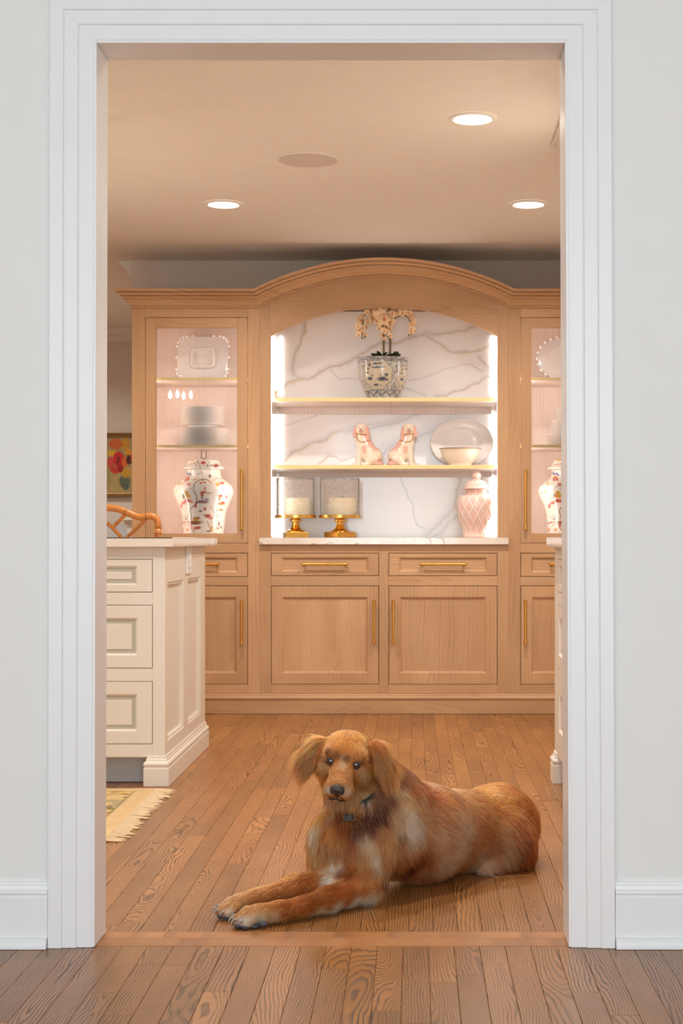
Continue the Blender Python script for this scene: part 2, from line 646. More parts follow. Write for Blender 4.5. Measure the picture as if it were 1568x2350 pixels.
door1 = empty('door_1', (0, WALL_Y, 0))
tag(door1, 'white stepped casing and jambs around the kitchen opening', 'door frame', kind='structure')
CW = 0.098
JF = 3.487      # jamb front edge
def step_prof():
    # (distance from the opening edge, front y): jamb bead then three fascias, each prouder than the last
    return [(0.0055, WALL_Y), (0.0055, 3.4862), (0.0070, 3.4852), (0.036, 3.4852), (0.0375, 3.4862), (0.0390, 3.4855), (0.0405, 3.4818), (0.0415, 3.4812),
            (0.068, 3.4812), (0.0695, 3.4822), (0.0710, 3.4815), (0.0725, 3.4778), (0.0735, 3.4772), (CW + 0.0035, 3.4770), (CW + 0.005, 3.4785), (CW + 0.005, WALL_Y)]
pr = step_prof()
for side, X in ((-1, OPEN_L), (1, OPEN_R)):
    b = B()
    lo = [(X + side * d, y, 0.0008) for d, y in pr]
    hi = [(X + side * d, y, OPEN_T + d - 0.0002) for d, y in pr]
    b.grid([lo, hi], close_u=True, cap=True)
    lean(b.done('casing_leg', door1, M['trim']))
    b = B()
    x0, x1 = (X - 0.02, X) if side < 0 else (X, X + 0.02)
    b.box(x0, x1, JF, 3.616, 0.0008, OPEN_T + 0.02, bev=0.0015, seg=2)
    lean(b.done('jamb_side', door1, M['trim']))
b = B()
b.grid([[(OPEN_L - d, y, OPEN_T + d) for d, y in pr], [(OPEN_R + d, y, OPEN_T + d) for d, y in pr]], close_u=True, cap=True)
b.done('casing_head', door1, M['trim'])
B().box(OPEN_L, OPEN_R, JF, 3.616, OPEN_T, OPEN_T + 0.02, bev=0.0015, seg=2).done('jamb_head', door1, M['trim'])

def baseboard(name, x0, x1, label):
    e = empty(name, ((x0 + x1) / 2, WALL_Y, 0))
    tag(e, label, 'baseboard', kind='structure')
    b = B()
    prof = [(WALL_Y, 0.001), (3.482, 0.001), (3.482, 0.113), (3.4835, 0.115), (3.4835, 0.1185), (3.4805, 0.122), (3.481, 0.127), (3.486, 0.131), (3.4875, 0.137), (3.4905, 0.1405), (3.4925, 0.146), (WALL_Y, 0.146)]
    b.grid([[(x0, y, z) for y, z in prof], [(x1, y, z) for y, z in prof]], close_u=True, cap=True)
    b.done('base_board', e, M['trim'])
    b = B()
    prof = [(3.4818, 0.001)] + [(3.4818 - 0.0165 * math.sin(a), 0.006 + 0.018 * math.cos(a)) for a in [i * PI / 12 for i in range(7)]] + [(3.4653, 0.001)]
    b.grid([[(x0, y, z) for y, z in prof], [(x1, y, z) for y, z in prof]], close_u=True, cap=True)
    b.done('shoe_moulding', e, M['trim'])
baseboard('baseboard_left', -3.0, OPEN_L - CW - 0.0112, 'white baseboard with shoe moulding at the foot of the wall left of the opening')
baseboard('baseboard_right', OPEN_R + CW + 0.0150, 3.0, 'white baseboard with shoe moulding at the foot of the wall right of the opening')

# ---------------------------------------------------------------- front room shell (behind the camera), kitchen and dining shell
tag(B().box(-3.0, 3.0, -3.1, WALL_B - 0.002, 2.62, 2.72).done('ceiling', None, M['wall']), 'white ceiling of the front room', 'ceiling', kind='structure')
wall('wall_left', [(-3.1, -3.0, -3.1, WALL_B, 0, 2.62)], label='white left wall of the front room')
wall('wall_right', [(3.0, 3.1, -3.1, WALL_B, 0, 2.62)], label='white right wall of the front room')
wall('wall_rear', [(-3.0, -2.6, -3.1, -3.0, 0, 2.62), (-1.4, -1.1, -3.1, -3.0, 0, 2.62), (0.9, 1.3, -3.1, -3.0, 0, 2.62), (2.5, 3.0, -3.1, -3.0, 0, 2.62),
                   (-2.6, -1.4, -3.1, -3.0, 0, 0.55), (1.3, 2.5, -3.1, -3.0, 0, 0.55), (-2.6, -1.4, -3.1, -3.0, 2.35, 2.62), (1.3, 2.5, -3.1, -3.0, 2.35, 2.62), (-1.1, 0.9, -3.1, -3.0, 2.4, 2.62)],
     label='white rear wall of the front room with a wide glazed opening and two windows')
tag(B().box(-4.6, 1.32, WALL_B, 11.6, CEIL, CEIL + 0.1).done('ceiling.001', None, M['ceil']), 'warm white ceiling of the kitchen', 'ceiling', kind='structure')
wall('wall_right.001', [(1.2, 1.32, WALL_B, 8.7, 0, CEIL)], 'beige', 'beige kitchen wall behind the cream base cabinet')
wall('wall_left.001', [(-4.6, -4.5, WALL_B, 11.6, 0, CEIL)], 'beige', 'beige wall far to the left of the kitchen island')
wall('wall_back', [(-1.547, 1.2, KW, 8.72, 0, CEIL), (-1.547, -1.43, 8.72, 11.4, 0, CEIL)], 'beige', 'beige wall behind and above the oak hutch')
wall('wall_far', [(-4.5, -1.547, 11.3, 11.42, 0, CEIL)], 'beige', 'beige far wall of the next room where the tulip painting hangs')
# crown moulding on the end of the back wall, running into the next room
CR = [(0, -0.098), (0.006, -0.098), (0.010, -0.085), (0.022, -0.066), (0.030, -0.058), (0.030, -0.052), (0.048, -0.048), (0.050, -0.036), (0.066, -0.020), (0.070, -0.010), (0.078, -0.008), (0.078, -0.001), (0, -0.001)]
b = B()
b.grid([[(-1.548 - o, y, CEIL + z) for o, z in CR] for y in (KW, 11.29)], close_u=True, cap=True)
tag(b.done('trim_1', None, M['cream']), 'cream crown moulding at the ceiling corner above the hutch', 'crown moulding', kind='structure')
b = B()
b.grid([[(x, 11.298 - o, CEIL + z) for o, z in CR] for x in (-4.49, -1.64)], close_u=True, cap=True)
tag(b.done('trim_2', None, M['cream']), 'cream crown moulding along the far wall of the next room', 'crown moulding', kind='structure')

# ---------------------------------------------------------------- ceiling fittings
M['lens'] = emit('lit_lamp_lens', (1.0, 0.93, 0.80), 14.0)
M['speaker'] = plain('off_white_grille', lin(222, 210, 200), 0.7, var=0.03, nscale=400, bump=0.3, bscale=900)
def downlight(x, y, label, power, r=0.069):
    e = empty('downlight', (x, y, CEIL))
    tag(e, label, 'ceiling light', 'recessed downlights in the kitchen ceiling')
    b = B()
    R = r + 0.021
    prof = [(r, 0.0), (r - 0.002, -0.004), (r + 0.003, -0.0075), (R - 0.006, -0.0065), (R, -0.0015), (R, -0.0003)]
    rows = [[(x + p * math.cos(2 * PI * j / 48), y + p * math.sin(2 * PI * j / 48), CEIL + z) for j in range(48)] for p, z in prof]
    b.grid(rows, close_u=True)
    b.done('trim_ring', e, M['ceil'], smooth=True)
    b = B()
    b.lathe((x, y, CEIL), [(r, -0.0005), (r, -0.003), (r * 0.6, -0.0045), (0.001, -0.005)], seg=40)
    b.done('lens', e, M['lens'], smooth=True)
    l = area_light('downlight_lamp', (x, y, CEIL - 0.008), (0, 0, 0), (r * 1.9, 0), power, WARM, 'DISK', math.radians(150))
    l.parent = e
    l.location = (0, 0, -0.0085)
    return e
DP = 15.5
downlight(0.213, 5.652, 'largest lit recessed downlight, nearest the doorway', DP)
downlight(-0.867, 7.10, 'small lit recessed downlight above the left side of the hutch', DP)
downlight(0.522, 7.10, 'small lit recessed downlight above the right side of the hutch', DP)
downlight(0.213, 4.25, 'added recessed downlight hidden above the doorway head over the dog', DP * 0.75)  # this and the next two: unseen downlights added to light the kitchen
downlight(-0.867, 4.25, 'added recessed downlight hidden above the doorway head over the rug', DP * 0.75)
downlight(-2.3, 4.6, 'added recessed downlight left of the island, hidden by the casing', DP)
downlight(-2.6, 8.2, 'unseen added downlight in the passage to the next room', DP * 1.2)  # out of sight, added to brighten the area left of the hutch
downlight(-2.5, 9.9, 'unseen added downlight in the next room before the tulip painting', DP * 1.2)  # unseen lamp added because the far room came out dark

e = empty('ceiling_speaker', (-0.426, 6.27, CEIL))
tag(e, 'flush round speaker grille in the kitchen ceiling', 'speaker')
R = 0.126
B().lathe((-0.426, 6.27, CEIL), [(R - 0.006, -0.0005), (R - 0.006, -0.004), (R * 0.5, -0.0045), (0.001, -0.0046)], seg=56).done('grille', e, M['speaker'], smooth=True)
b = B()
b.grid([[(-0.426 + p * math.cos(2 * PI * j / 56), 6.27 + p * math.sin(2 * PI * j / 56), CEIL + z) for j in range(56)] for p, z in ((R - 0.0062, -0.001), (R - 0.0055, -0.0055), (R - 0.001, -0.005), (R, -0.0003))], close_u=True)
b.done('rim', e, M['ceil'], smooth=True)

# lantern over the island: the casing hides it, the cabinet glass mirrors its candle bulbs
LX, LY, LZ = -1.543, 6.0, 1.80
e = empty('lantern_pendant', (LX, LY, LZ))
tag(e, 'brass lantern with four candle bulbs over the island, mirrored in the cabinet glass', 'pendant lamp')
b = B()
for sx in (-1, 1):
    for sy in (-1, 1):
        b.tube([(LX + sx * 0.14, LY + sy * 0.14, LZ - 0.10), (LX + sx * 0.14, LY + sy * 0.14, LZ + 0.30), (LX + sx * 0.02, LY + sy * 0.02, LZ + 0.44)], 0.006, 6)
for z in (-0.10, 0.30):
    for sx in (-1, 1):
        b.tube([(LX + sx * 0.14, LY - 0.14, LZ + z), (LX + sx * 0.14, LY + 0.14, LZ + z)], 0.006, 6)
        b.tube([(LX - 0.14, LY + sx * 0.14, LZ + z), (LX + 0.14, LY + sx * 0.14, LZ + z)], 0.006, 6)
b.done('frame', e, M['brass'])
B().tube([(LX, LY, LZ - 0.08), (LX, LY, CEIL - 0.02)], 0.005, 8).done('stem', e, M['brass'])
B().lathe((LX, LY, CEIL), [(0.06, 0), (0.06, -0.012), (0.02, -0.022), (0.001, -0.023)], 24).done('ceiling_rose', e, M['brass'], smooth=True)
M['bulb'] = emit('candle_bulb_glow', (1.0, 0.84, 0.60), 130.0)
for dx, dy in ((-0.069, 0), (0.069, 0), (-0.012, 0.06), (0.012, -0.06)):
    x, y = LX + dx, LY + dy
    c = B().lathe((x, y, LZ - 0.03), [(0.009, 0), (0.009, 0.065), (0.001, 0.066)], 12).tube([(LX, LY, LZ - 0.05), (x, y, LZ - 0.028)], 0.004, 6).done('candle_sleeve', e, M['wax'])
    B().lathe((x, y, LZ + 0.04), [(0.003, 0), (0.0105, 0.012), (0.012, 0.024), (0.008, 0.038), (0.001, 0.054)], 12).done('bulb', e, M['bulb'], smooth=True)
# ---------------------------------------------------------------- the oak hutch
S = HB / F_PX
hx = lambda p: (p - CX) * S
hz = lambda p: CAM_H - (p - CY) * S
hutch = empty('display_hutch', (hx(882), HB, 0))
tag(hutch, 'wide light oak hutch with an arched lit marble niche between glass cupboards', 'hutch')
FT = 0.022          # face frame thickness
BK = 8.53           # inside back

def hbox(name, px0, px1, py0, py1, y0=HB, y1=HB + FT, mat='oakz', bev=0.0012, parent=None):
    return B().box(hx(px0), hx(px1), y0, y1, hz(py1), hz(py0), bev=bev).done(name, parent or hutch, M[mat])

# crown line and arch geometry in px
AX, R_OUT = 882.0, 656.7
AY = 597 + R_OUT
R_IN = R_OUT - 39.0
def crown_bottom(px):
    d = abs(px - AX)
    return min(707.0, AY - math.sqrt(max(R_IN ** 2 - d * d, 0))) if d < 287 else 707.0
R_AR = (260 ** 2 + 67 ** 2) / (2 * 67.0)
def arch_y(px):
    return 704 + R_AR - math.sqrt(max(R_AR ** 2 - (px - AX) ** 2, 0))

# uprights of the face frame
for a, c, top in ((303, 333, 707), (569, 597, 707), (1167, 1195, 707), (1431, 1461, 707)):
    hbox('stile', a, c, top, 1592)
for a, c in ((597, 622), (1142, 1167)):
    n_ = 6
    poly = [(hx(a), hz(1592)), (hx(c), hz(1592))] + [(hx(c + (a - c) * i / n_), hz(crown_bottom(c + (a - c) * i / n_))) for i in range(n_ + 1)]
    B().prism(poly, HB, HB + FT).done('stile', hutch, M['oakz'])
hbox('stile', 870, 892, 1249, 1592)
# rails of the side cupboards
for a, c in ((333, 569), (1195, 1431)):
    for t, u in ((707, 728), (1247, 1269), (1324, 1344), (1571, 1592)):
        hbox('rail', a, c, t, u, mat='oakx')
for a, c in ((622, 870), (892, 1142)):
    for t, u in ((1249, 1269), (1322, 1344), (1571, 1592)):
        hbox('rail', a, c, t, u, mat='oakx')
# arched head board
xs = [622 + 520 * i / 40 for i in range(41)]
b = B()
rows = []
for y in (HB, HB + FT):
    rows.append([(hx(x), y, hz(arch_y(x))) for x in xs]); rows.append([(hx(x), y, hz(crown_bottom(x))) for x in xs])
b.grid([rows[0], rows[1], rows[3], rows[2]], close_v=True)
b.done('arched_rail', hutch, M['oakx'])

# crown moulding, mitred round the corners and bent over the arch
CP = [(0, 0), (0.007, 0), (0.010, 0.003), (0.010, 0.007), (0.005, 0.0085), (0.005, 0.0115), (0.010, 0.013), (0.013, 0.021), (0.019, 0.031), (0.028, 0.040), (0.044, 0.047), (0.046, 0.049), (0.046, 0.0535), (0.039, 0.0545), (0.039, 0.0575),
      (0.050, 0.0585), (0.058, 0.062), (0.062, 0.068), (0.062, 0.0705), (0.055, 0.0715), (0.055, 0.0740), (0.072, 0.0755), (0.079, 0.079), (0.080, 0.0885), (0.0, 0.0885)]
def crown_frames():
    fr = []
    X0, X1 = hx(303), hx(1461)
    zb = hz(707)
    fr.append((Vector((X0, KW - 0.001, zb)), Vector((-1, 0, 0)), Vector((0, 0, 1))))
    fr.append((Vector((X0, HB, zb)), Vector((-1, -1, 0)), Vector((0, 0, 1))))
    o = Vector((0, -1, 0))
    xs = [596.5] + [596.5 + (1167.5 - 596.5) * i / 36 for i in range(1, 36)] + [1167.5]
    pts = [Vector((X0, HB, zb))] + [Vector((hx(x), HB, hz(AY - math.sqrt(R_IN ** 2 - (x - AX) ** 2)))) for x in xs] + [Vector((X1, HB, zb))]
    pts[1].z = zb; pts[-2].z = zb
    for i in range(1, len(pts) - 1):
        d1 = (pts[i] - pts[i - 1]).normalized(); d2 = (pts[i + 1] - pts[i]).normalized()
        u1 = Vector((-d1.z, 0, d1.x)); u2 = Vector((-d2.z, 0, d2.x))
        fr.append((pts[i], o, (u1 + u2) / (1 + u1.dot(u2))))
    fr.append((Vector((X1, HB, zb)), Vector((1, -1, 0)), Vector((0, 0, 1))))
    fr.append((Vector((X1, KW - 0.001, zb)), Vector((1, 0, 0)), Vector((0, 0, 1))))
    return fr
b = B()
b.ribbon(crown_frames(), CP)
b.done('crown_moulding', hutch, M['oakx'])
# top boards behind the crown, gables and dividers
B().box(hx(303), hx(597), HB + FT, KW - 0.001, hz(712), hz(700)).done('top_board', hutch, M['oakx'])
B().box(hx(1167), hx(1461), HB + FT, KW - 0.001, hz(712), hz(700)).done('top_board', hutch, M['oakx'])
B().box(hx(622), hx(1142), HB + FT, KW - 0.001, hz(688), hz(680)).done('top_board', hutch, M['oakx'])
for a, c in ((303, 312), (1452, 1461)):
    hbox('gable', a, c, 707, 1592, HB + FT, KW - 0.001)
for a, c in ((590, 600), (1164, 1174)):
    hbox('divider', a, c, 700, 1592, HB + FT, KW - 0.001, mat='oakin')
hbox('mid_partition', 878, 884, 1255, 1592, HB + FT + 0.02, KW - 0.001, mat='oakin')
for a, c in ((312, 590), (1174, 1452)):
    hbox('back_panel', a, c, 705, 1256, BK, KW - 0.001, mat='oakin')
    hbox('floor_board', a, c, 1232, 1256, HB + FT + 0.003, BK, mat='oakin')
# plinth and base moulding
bm_prof = [(0.0, 0.0), (0.012, 0.0), (0.012, 0.003), (0.016, 0.007), (0.017, 0.013), (0.014, 0.019), (0.010, 0.023), (0.010, 0.027), (0.004, 0.033), (0.0, 0.034)]
zb = hz(1607)
b = B()
b.grid([[(x, HB - o, zb + z) for o, z in bm_prof] for x in (hx(303), hx(1461))], close_u=True, cap=True)
b.done('base_moulding', hutch, M['oakx'])
B().box(hx(303), hx(1461), HB - 0.012, HB + 0.03, 0.001, zb, bev=0.001).done('plinth', hutch, M['oakx'])
B().box(hx(312), hx(1452), HB + 0.03, KW - 0.002, 0.001, hz(1600)).done('base_deck', hutch, M['gap'])

def pull(parent, p0, p1, y=HB):
    """brass bar pull on two posts"""
    a, c = Vector(p0), Vector(p1)
    d = (c - a).normalized()
    b = B()
    out = Vector((0, -0.030, 0))
    A, C_ = a + out, c + out
    L = (c - a).length
    ts = [0, 0.004, 0.0041, 0.018, 0.0181, 0.022, 0.0221, L - 0.0221, L - 0.022, L - 0.0181, L - 0.018, L - 0.0041, L - 0.004, L]
    rs = [0.0045, 0.0080, 0.0084, 0.0078, 0.0098, 0.0098, 0.0068, 0.0068, 0.0098, 0.0098, 0.0078, 0.0084, 0.0080, 0.0045]
    b.tube([A + d * t for t in ts], rs, 12)
    for q in (a + d * 0.011, c - d * 0.011):
        b.tube([q, q + Vector((0, -0.003, 0)), q + Vector((0, -0.0031, 0)), q + out], [0.0085, 0.0085, 0.005, 0.005], 10)
    return b.done('handle', parent, M['brassd'], smooth=True, angle=0.9)

def shaker(name, px0, px1, py0, py1, parent, panel_grain='oakz', fw=25, fwv=25, frame='oakz'):
    """inset door or drawer front: frame with moulded inner edge and a recessed panel"""
    g = 1.2
    x0, x1, z0, z1 = hx(px0 + g), hx(px1 - g), hz(py1 - g), hz(py0 + g)
    w, wv = fw * S, fwv * S
    b = B()
    y = HB + 0.001
    # frame as mitred ring with sloped inner lip
    def ring(ix, iz, yy):
        return [(x0 + ix, yy, z0 + iz), (x1 - ix, yy, z0 + iz), (x1 - ix, yy, z1 - iz), (x0 + ix, yy, z1 - iz)]
    b.grid([ring(0, 0, y + 0.02), ring(0, 0, y + 0.001), ring(0.001, 0.001, y), ring(w, wv, y), ring(w + 0.002, wv + 0.002, y + 0.003), ring(w + 0.009, wv + 0.009, y + 0.0065), ring(w + 0.010, wv + 0.010, y + 0.0105)], close_u=True)
    o = b.done(name, parent, M[frame])
    B().box(x0 + w + 0.004, x1 - w - 0.004, y + 0.0095, y + 0.018, z0 + wv + 0.004, z1 - wv - 0.004).done('panel', o, M[panel_grain])
    return o

def mid(a, c): return (a + c) / 2
# dark reveals behind the inset fronts
for a, c, t, u in ((622, 870, 1269, 1322), (892, 1142, 1269, 1322), (622, 870, 1344, 1571), (892, 1142, 1344, 1571),
                   (333, 569, 1269, 1324), (333, 569, 1344, 1571), (1195, 1431, 1269, 1324), (1195, 1431, 1344, 1571)):
    hbox('reveal_backing', a - 3, c + 3, t - 3, u + 3, HB + FT + 0.001, HB + FT + 0.004, mat='gap', bev=0)
for a, c in ((622, 870), (892, 1142)):
    o = shaker('drawer', a, c, 1269, 1322, hutch, 'oakx', 23, 9, 'oakx')
    m_ = mid(a, c)
    pull(o, (hx(m_ - 53), HB + 0.0105, hz(1294.5)), (hx(m_ + 53), HB + 0.0105, hz(1294.5)))
for a, c, hp in ((622, 870, 859), (892, 1142, 903)):
    o = shaker('cupboard_door', a, c, 1344, 1571, hutch)
    pull(o, (hx(hp), HB + 0.001, hz(1478)), (hx(hp), HB + 0.001, hz(1376)))
for a, c, hp in ((333, 569, 556), (1195, 1431, 1205.5)):
    o = shaker('drawer', a, c, 1269, 1324, hutch, 'oakx', 23, 9, 'oakx')
    m_ = mid(a, c)
    pull(o, (hx(m_ - 53), HB + 0.0105, hz(1295)), (hx(m_ + 53), HB + 0.0105, hz(1295)))
    o = shaker('cupboard_door', a, c, 1344, 1571, hutch)
    pull(o, (hx(hp), HB + 0.001, hz(1480)), (hx(hp), HB + 0.001, hz(1376)))

# glass doors
def glass_door(px0, px1, hp):
    g = 1.2
    o = None
    def brd(a, c, t, u, mat):
        return (hx(a), hx(c), HB + 0.001, HB + 0.021, hz(u), hz(t))
    d = empty('glass_door', (hx(mid(px0, px1)), HB, hz(990)), hutch)
    fw, fh = 25, 24
    for a, c in ((px0 + g, px0 + fw), (px1 - fw, px1 - g)):
        B().box(*brd(a, c, 728 + g, 1247 - g, 'oakz'), bev=0.001).done('door_stile', d, M['oakz'])
    for t, u in ((728 + g, 752), (1224, 1247 - g)):
        B().box(*brd(px0 + fw, px1 - fw, t, u, 'oakx'), bev=0.001).done('door_rail', d, M['oakx'])
    B().box(hx(px0 + fw - 3), hx(px1 - fw + 3), HB + 0.012, HB + 0.0155, hz(1226), hz(750)).done('pane', d, M['glass'])
    pull(d, (hx(hp), HB + 0.001, hz(1217)), (hx(hp), HB + 0.001, hz(1078)))
glass_door(333, 569, 556)
glass_door(1195, 1431, 1206)

# shelves: oak board with a gilded front edge
def shelf(px0, px1, ptop, pbot, yf, cleat=0.0):
    o = B().box(hx(px0), hx(px1), yf + 0.004, BK - 0.001, hz(pbot), hz(ptop)).done('shelf', hutch, M['oakin'])
    B().box(hx(px0) + 0.001, hx(px1) - 0.001, yf, yf + 0.0045, hz(pbot), hz(ptop), bev=0.0008).done('gilt_edge', o, M['gilt'])
    if cleat:
        B().box(hx(px0) + 0.012, hx(px1) - 0.012, BK - 0.022, BK - 0.001, hz(pbot) - cleat, hz(pbot) - 0.0003, bev=0.001).done('cleat', o, M['oakin'])
    return o
YS = HB + 0.030
k_ = YS / HB        # px of a plane a little behind the front
def off(p): return CX + (p - CX)    # px already measured on the shelf edge
SH1 = shelf(622, 1142, 911.5, 920, YS, 0.040)
SH2 = shelf(622, 1142, 1066.5, 1075.5, YS, 0.030)
for a, c in ((313, 589), (1175, 1451)):
    shelf(a, c, 865, 871.5, YS)
    shelf(a, c, 1020, 1026.5, YS)
Z_SH1, Z_SH2, Z_S1, Z_S2 = hz(911.5), hz(1066.5), hz(865), hz(1020)
Z_FL = hz(1232)
Z_TOP = 0.9195

# marble back, returns, counter
def vein_feats():
    z = lambda pts: [((590 + x / 2.703 - CX) * BK / F_PX, CAM_H - (680 + y / 2.703 - CY) * BK / F_PX) for x, y in pts]
    g1, g2, gd = (212, 206, 206), (229, 223, 221), (220, 196, 160)
    k = 1 / 2.703 * BK / F_PX
    F = []
    def vein(pts, w, c=g1, gold=True, soft=0.7):
        p = z(pts)
        F.append(('line', p, w * k * 1.9, g2, 1.0))
        F.append(('line', p, w * k * 0.55, c, soft))
        if gold:
            q = [(a[0] + 0.0035, a[1] - 0.0035) for a in p]
            F.append(('line', q, w * k * 0.22 + 0.0022, gd, 0.9))
    vein([(300, 130), (300, 170), (285, 230), (250, 320), (215, 420), (235, 490), (270, 505)], 16)
    vein([(100, 590), (165, 560), (240, 525), (330, 500), (430, 455), (520, 425), (600, 380), (680, 335), (740, 295), (860, 290), (950, 260), (1050, 230), (1150, 230), (1250, 215), (1340, 180), (1440, 150)], 18)
    vein([(1050, 240), (1130, 290), (1200, 340), (1280, 350), (1340, 340), (1420, 310), (1490, 285)], 13)
    vein([(1380, 370), (1440, 440), (1445, 490), (1380, 530), (1270, 580), (1180, 605), (1120, 620)], 13)
    vein([(900, 565), (980, 585), (1050, 615)], 10, gold=False)
    vein([(460, 460), (520, 525), (600, 515), (700, 520)], 6, gold=False)
    vein([(930, 520), (1100, 480), (1250, 430), (1330, 420), (1400, 460)], 5, gold=False)
    vein([(130, 1030), (180, 1000), (230, 960), (340, 910), (430, 880), (470, 840), (560, 825), (640, 800), (760, 790), (860, 760), (960, 730)], 18)
    vein([(560, 840), (700, 825), (820, 790), (900, 770), (1000, 735)], 26, gold=False)
    vein([(740, 1020), (790, 960), (850, 925), (950, 890), (1050, 850), (1120, 830)], 34, gold=False)
    vein([(380, 1035), (440, 985), (520, 1010), (590, 990), (620, 1000)], 12)
    vein([(160, 805), (260, 775), (380, 735)], 5, gold=False)
    vein([(880, 1090), (910, 1180), (940, 1250), (970, 1330), (990, 1410), (1050, 1460)], 7, (190, 172, 150), False)
    vein([(1270, 1060), (1262, 1120), (1240, 1200), (1220, 1290), (1180, 1350), (1110, 1420), (1040, 1500)], 30)
    vein([(1300, 1310), (1230, 1370), (1180, 1410), (1140, 1470), (1080, 1500)], 24, gold=False)
    return F
def marble_grid(name, parent, o, du, dv, nu, nv, normal_thick, feats=None, vein_seed=None):
    """thin slab: painted front sheet (o + u du + v dv) with a back"""
    o, du, dv, t = map(Vector, (o, du, dv, normal_thick))
    U, V = np.meshgrid(np.linspace(0, 1, nu), np.linspace(0, 1, nv))
    P = np.array(o)[None] + U.ravel()[:, None] * np.array(du)[None] + V.ravel()[:, None] * np.array(dv)[None]
    if feats is not None:
        P2 = P[:, [0, 2]]
        wob = np.stack([vnoise(P2, 18, 1) + 0.5 * vnoise(P2, 45, 2) - .75, vnoise(P2, 18, 3) + 0.5 * vnoise(P2, 45, 4) - .75], 1)
        base = np.asarray(lin(244, 238, 234))[None] * (0.97 + 0.05 * vnoise(P2, 5, 5))[:, None]
        C = paint(P2 + wob * 0.018, feats, base)
    else:
        Q = P * 1.0
        n1 = vnoise(Q, 3.0, vein_seed) + 0.5 * vnoise(Q, 8, vein_seed + 1) + 0.25 * vnoise(Q, 22, vein_seed + 2)
        a = smooth01(1 - np.abs(n1 - 0.9) / 0.025)[:, None]
        a2 = smooth01(1 - np.abs(n1 - 0.75) / 0.10)[:, None]
        base = np.tile(np.asarray(lin(236, 224, 210)), (len(P), 1))
        C = base * (1 - a2 * 0.35) + np.asarray(lin(206, 190, 174)) * a2 * 0.35
        C = C * (1 - a * 0.75) + np.asarray(lin(150, 118, 88)) * a * 0.75
    q = grid_quads(nv, nu)
    n0 = len(P)
    back = np.array([list(o + t), list(o + du + t), list(o + du + dv + t), list(o + dv + t)])
    c = [0, nu - 1, nv * nu - 1, (nv - 1) * nu]
    ext = [[n0, n0 + 3, n0 + 2, n0 + 1]] + [[c[i], n0 + i, n0 + (i + 1) % 4, c[(i + 1) % 4]] for i in range(4)]
    q = np.vstack([q, np.array(ext)])
    C = np.vstack([C, C[:4] * 0 + C[c]])
    return mesh_np(name, np.vstack([P, back]), q, parent, M['marble'], smooth=False, color=C)
x0, x1 = hx(601), hx(1163)
zt, zbm = hz(690), 0.9197
marble_grid('marble_back', hutch, (x0, BK, zbm), (x1 - x0, 0, 0), (0, 0, zt - zbm), 400, 430, (0, 0.012, 0), vein_feats())
for xx, s in ((hx(600.5), 1), (hx(1163.5), -1)):
    # inner return of the niche, flush with the opening
    e_ = hx(622) if s > 0 else hx(1142)
    marble_grid('marble_return', hutch, (e_, HB + FT + 0.012, zbm), (0, BK - HB - FT - 0.012, 0), (0, 0, zt - zbm), 60, 150, (xx - e_, 0, 0), None, 30 + s)

counter = empty('marble_countertop', (hx(882), HB, 0.885))
tag(counter, 'white marble ledge under the lit niche of the oak hutch', 'countertop')
marble_grid('front_edge', counter, (hx(596), HB - 0.024, hz(1249)), (hx(1167) - hx(596), 0, 0), (0, 0, Z_TOP - hz(1249)), 260, 10, (0, 0.0235, 0), None, 77)
marble_grid('slab', counter, (hx(622.2), HB - 0.0005, Z_TOP), (hx(1141.8) - hx(622.2), 0, 0), (0, BK - HB - 0.001, 0), 200, 70, (0, 0, -0.0335), None, 78)

# light strips of the niche and the cupboards
M['led'] = emit('led_strip_glow', (0.95, 0.97, 1.0), 9.0)
M['led_added'] = emit('added_front_led_glow', (1.0, 0.97, 0.95), 42.0)
M['led2'] = emit('cupboard_led_glow', (1.0, 0.975, 0.96), 38.0)
for p in (646, 1129):
    X = (p - CX) * BK / F_PX
    for t, u in ((772, 909), (946.5, 1064), (1093.5, 1232)):
        z1 = CAM_H - (t - CY) * BK / F_PX; z0 = CAM_H - (u - CY) * BK / F_PX
        B().box(X - 0.006, X + 0.006, BK - 0.006, BK - 0.0005, z0, z1, bev=0.002).done('light_strip', hutch, M['led'])
for X, s in ((hx(622), 1), (hx(1142), -1)):  # added strips hidden behind the niche stiles, brightening marble and china
    for t, u in ((740, 1230),):
        a_, b_ = sorted((X - s * 0.018, X - s * 0.0005))
        B().box(a_, b_, HB + FT + 0.0015, HB + FT + 0.0105, hz(u), hz(t)).done('light_strip', hutch, M['led_added'])
for a, c in ((333, 569), (1195, 1431)):
    for p in (a + 8, c - 8):
        B().box(hx(p) - 0.004, hx(p) + 0.004, HB + FT + 0.004, HB + FT + 0.010, hz(1222), hz(755)).done('light_strip', hutch, M['led2'])
# ---------------------------------------------------------------- signed-distance modelling (dog, china spaniels)
def sd_cone(P, a, b, ra, rb):
    a, b = np.asarray(a, float), np.asarray(b, float)
    ba = b - a
    l2 = ba @ ba + 1e-12
    t = np.clip(((P - a) @ ba) / l2, 0, 1)
    q = P - (a + t[..., None] * ba)
    return np.sqrt((q ** 2).sum(-1)) - (ra + (rb - ra) * t)

def sd_ell(P, c, r, R=None):
    q = P - np.asarray(c, float)
    if R is not None: q = q @ np.asarray(R, float)      # columns of R are the ellipsoid's axes
    r = np.asarray(r, float)
    k0 = np.sqrt(((q / r) ** 2).sum(-1))
    k1 = np.sqrt(((q / (r * r)) ** 2).sum(-1))
    return k0 * (k0 - 1.0) / np.maximum(k1, 1e-9)

def smin(a, b, k):
    h = np.clip(0.5 + 0.5 * (b - a) / k, 0, 1)
    return b * (1 - h) + a * h - k * h * (1 - h)

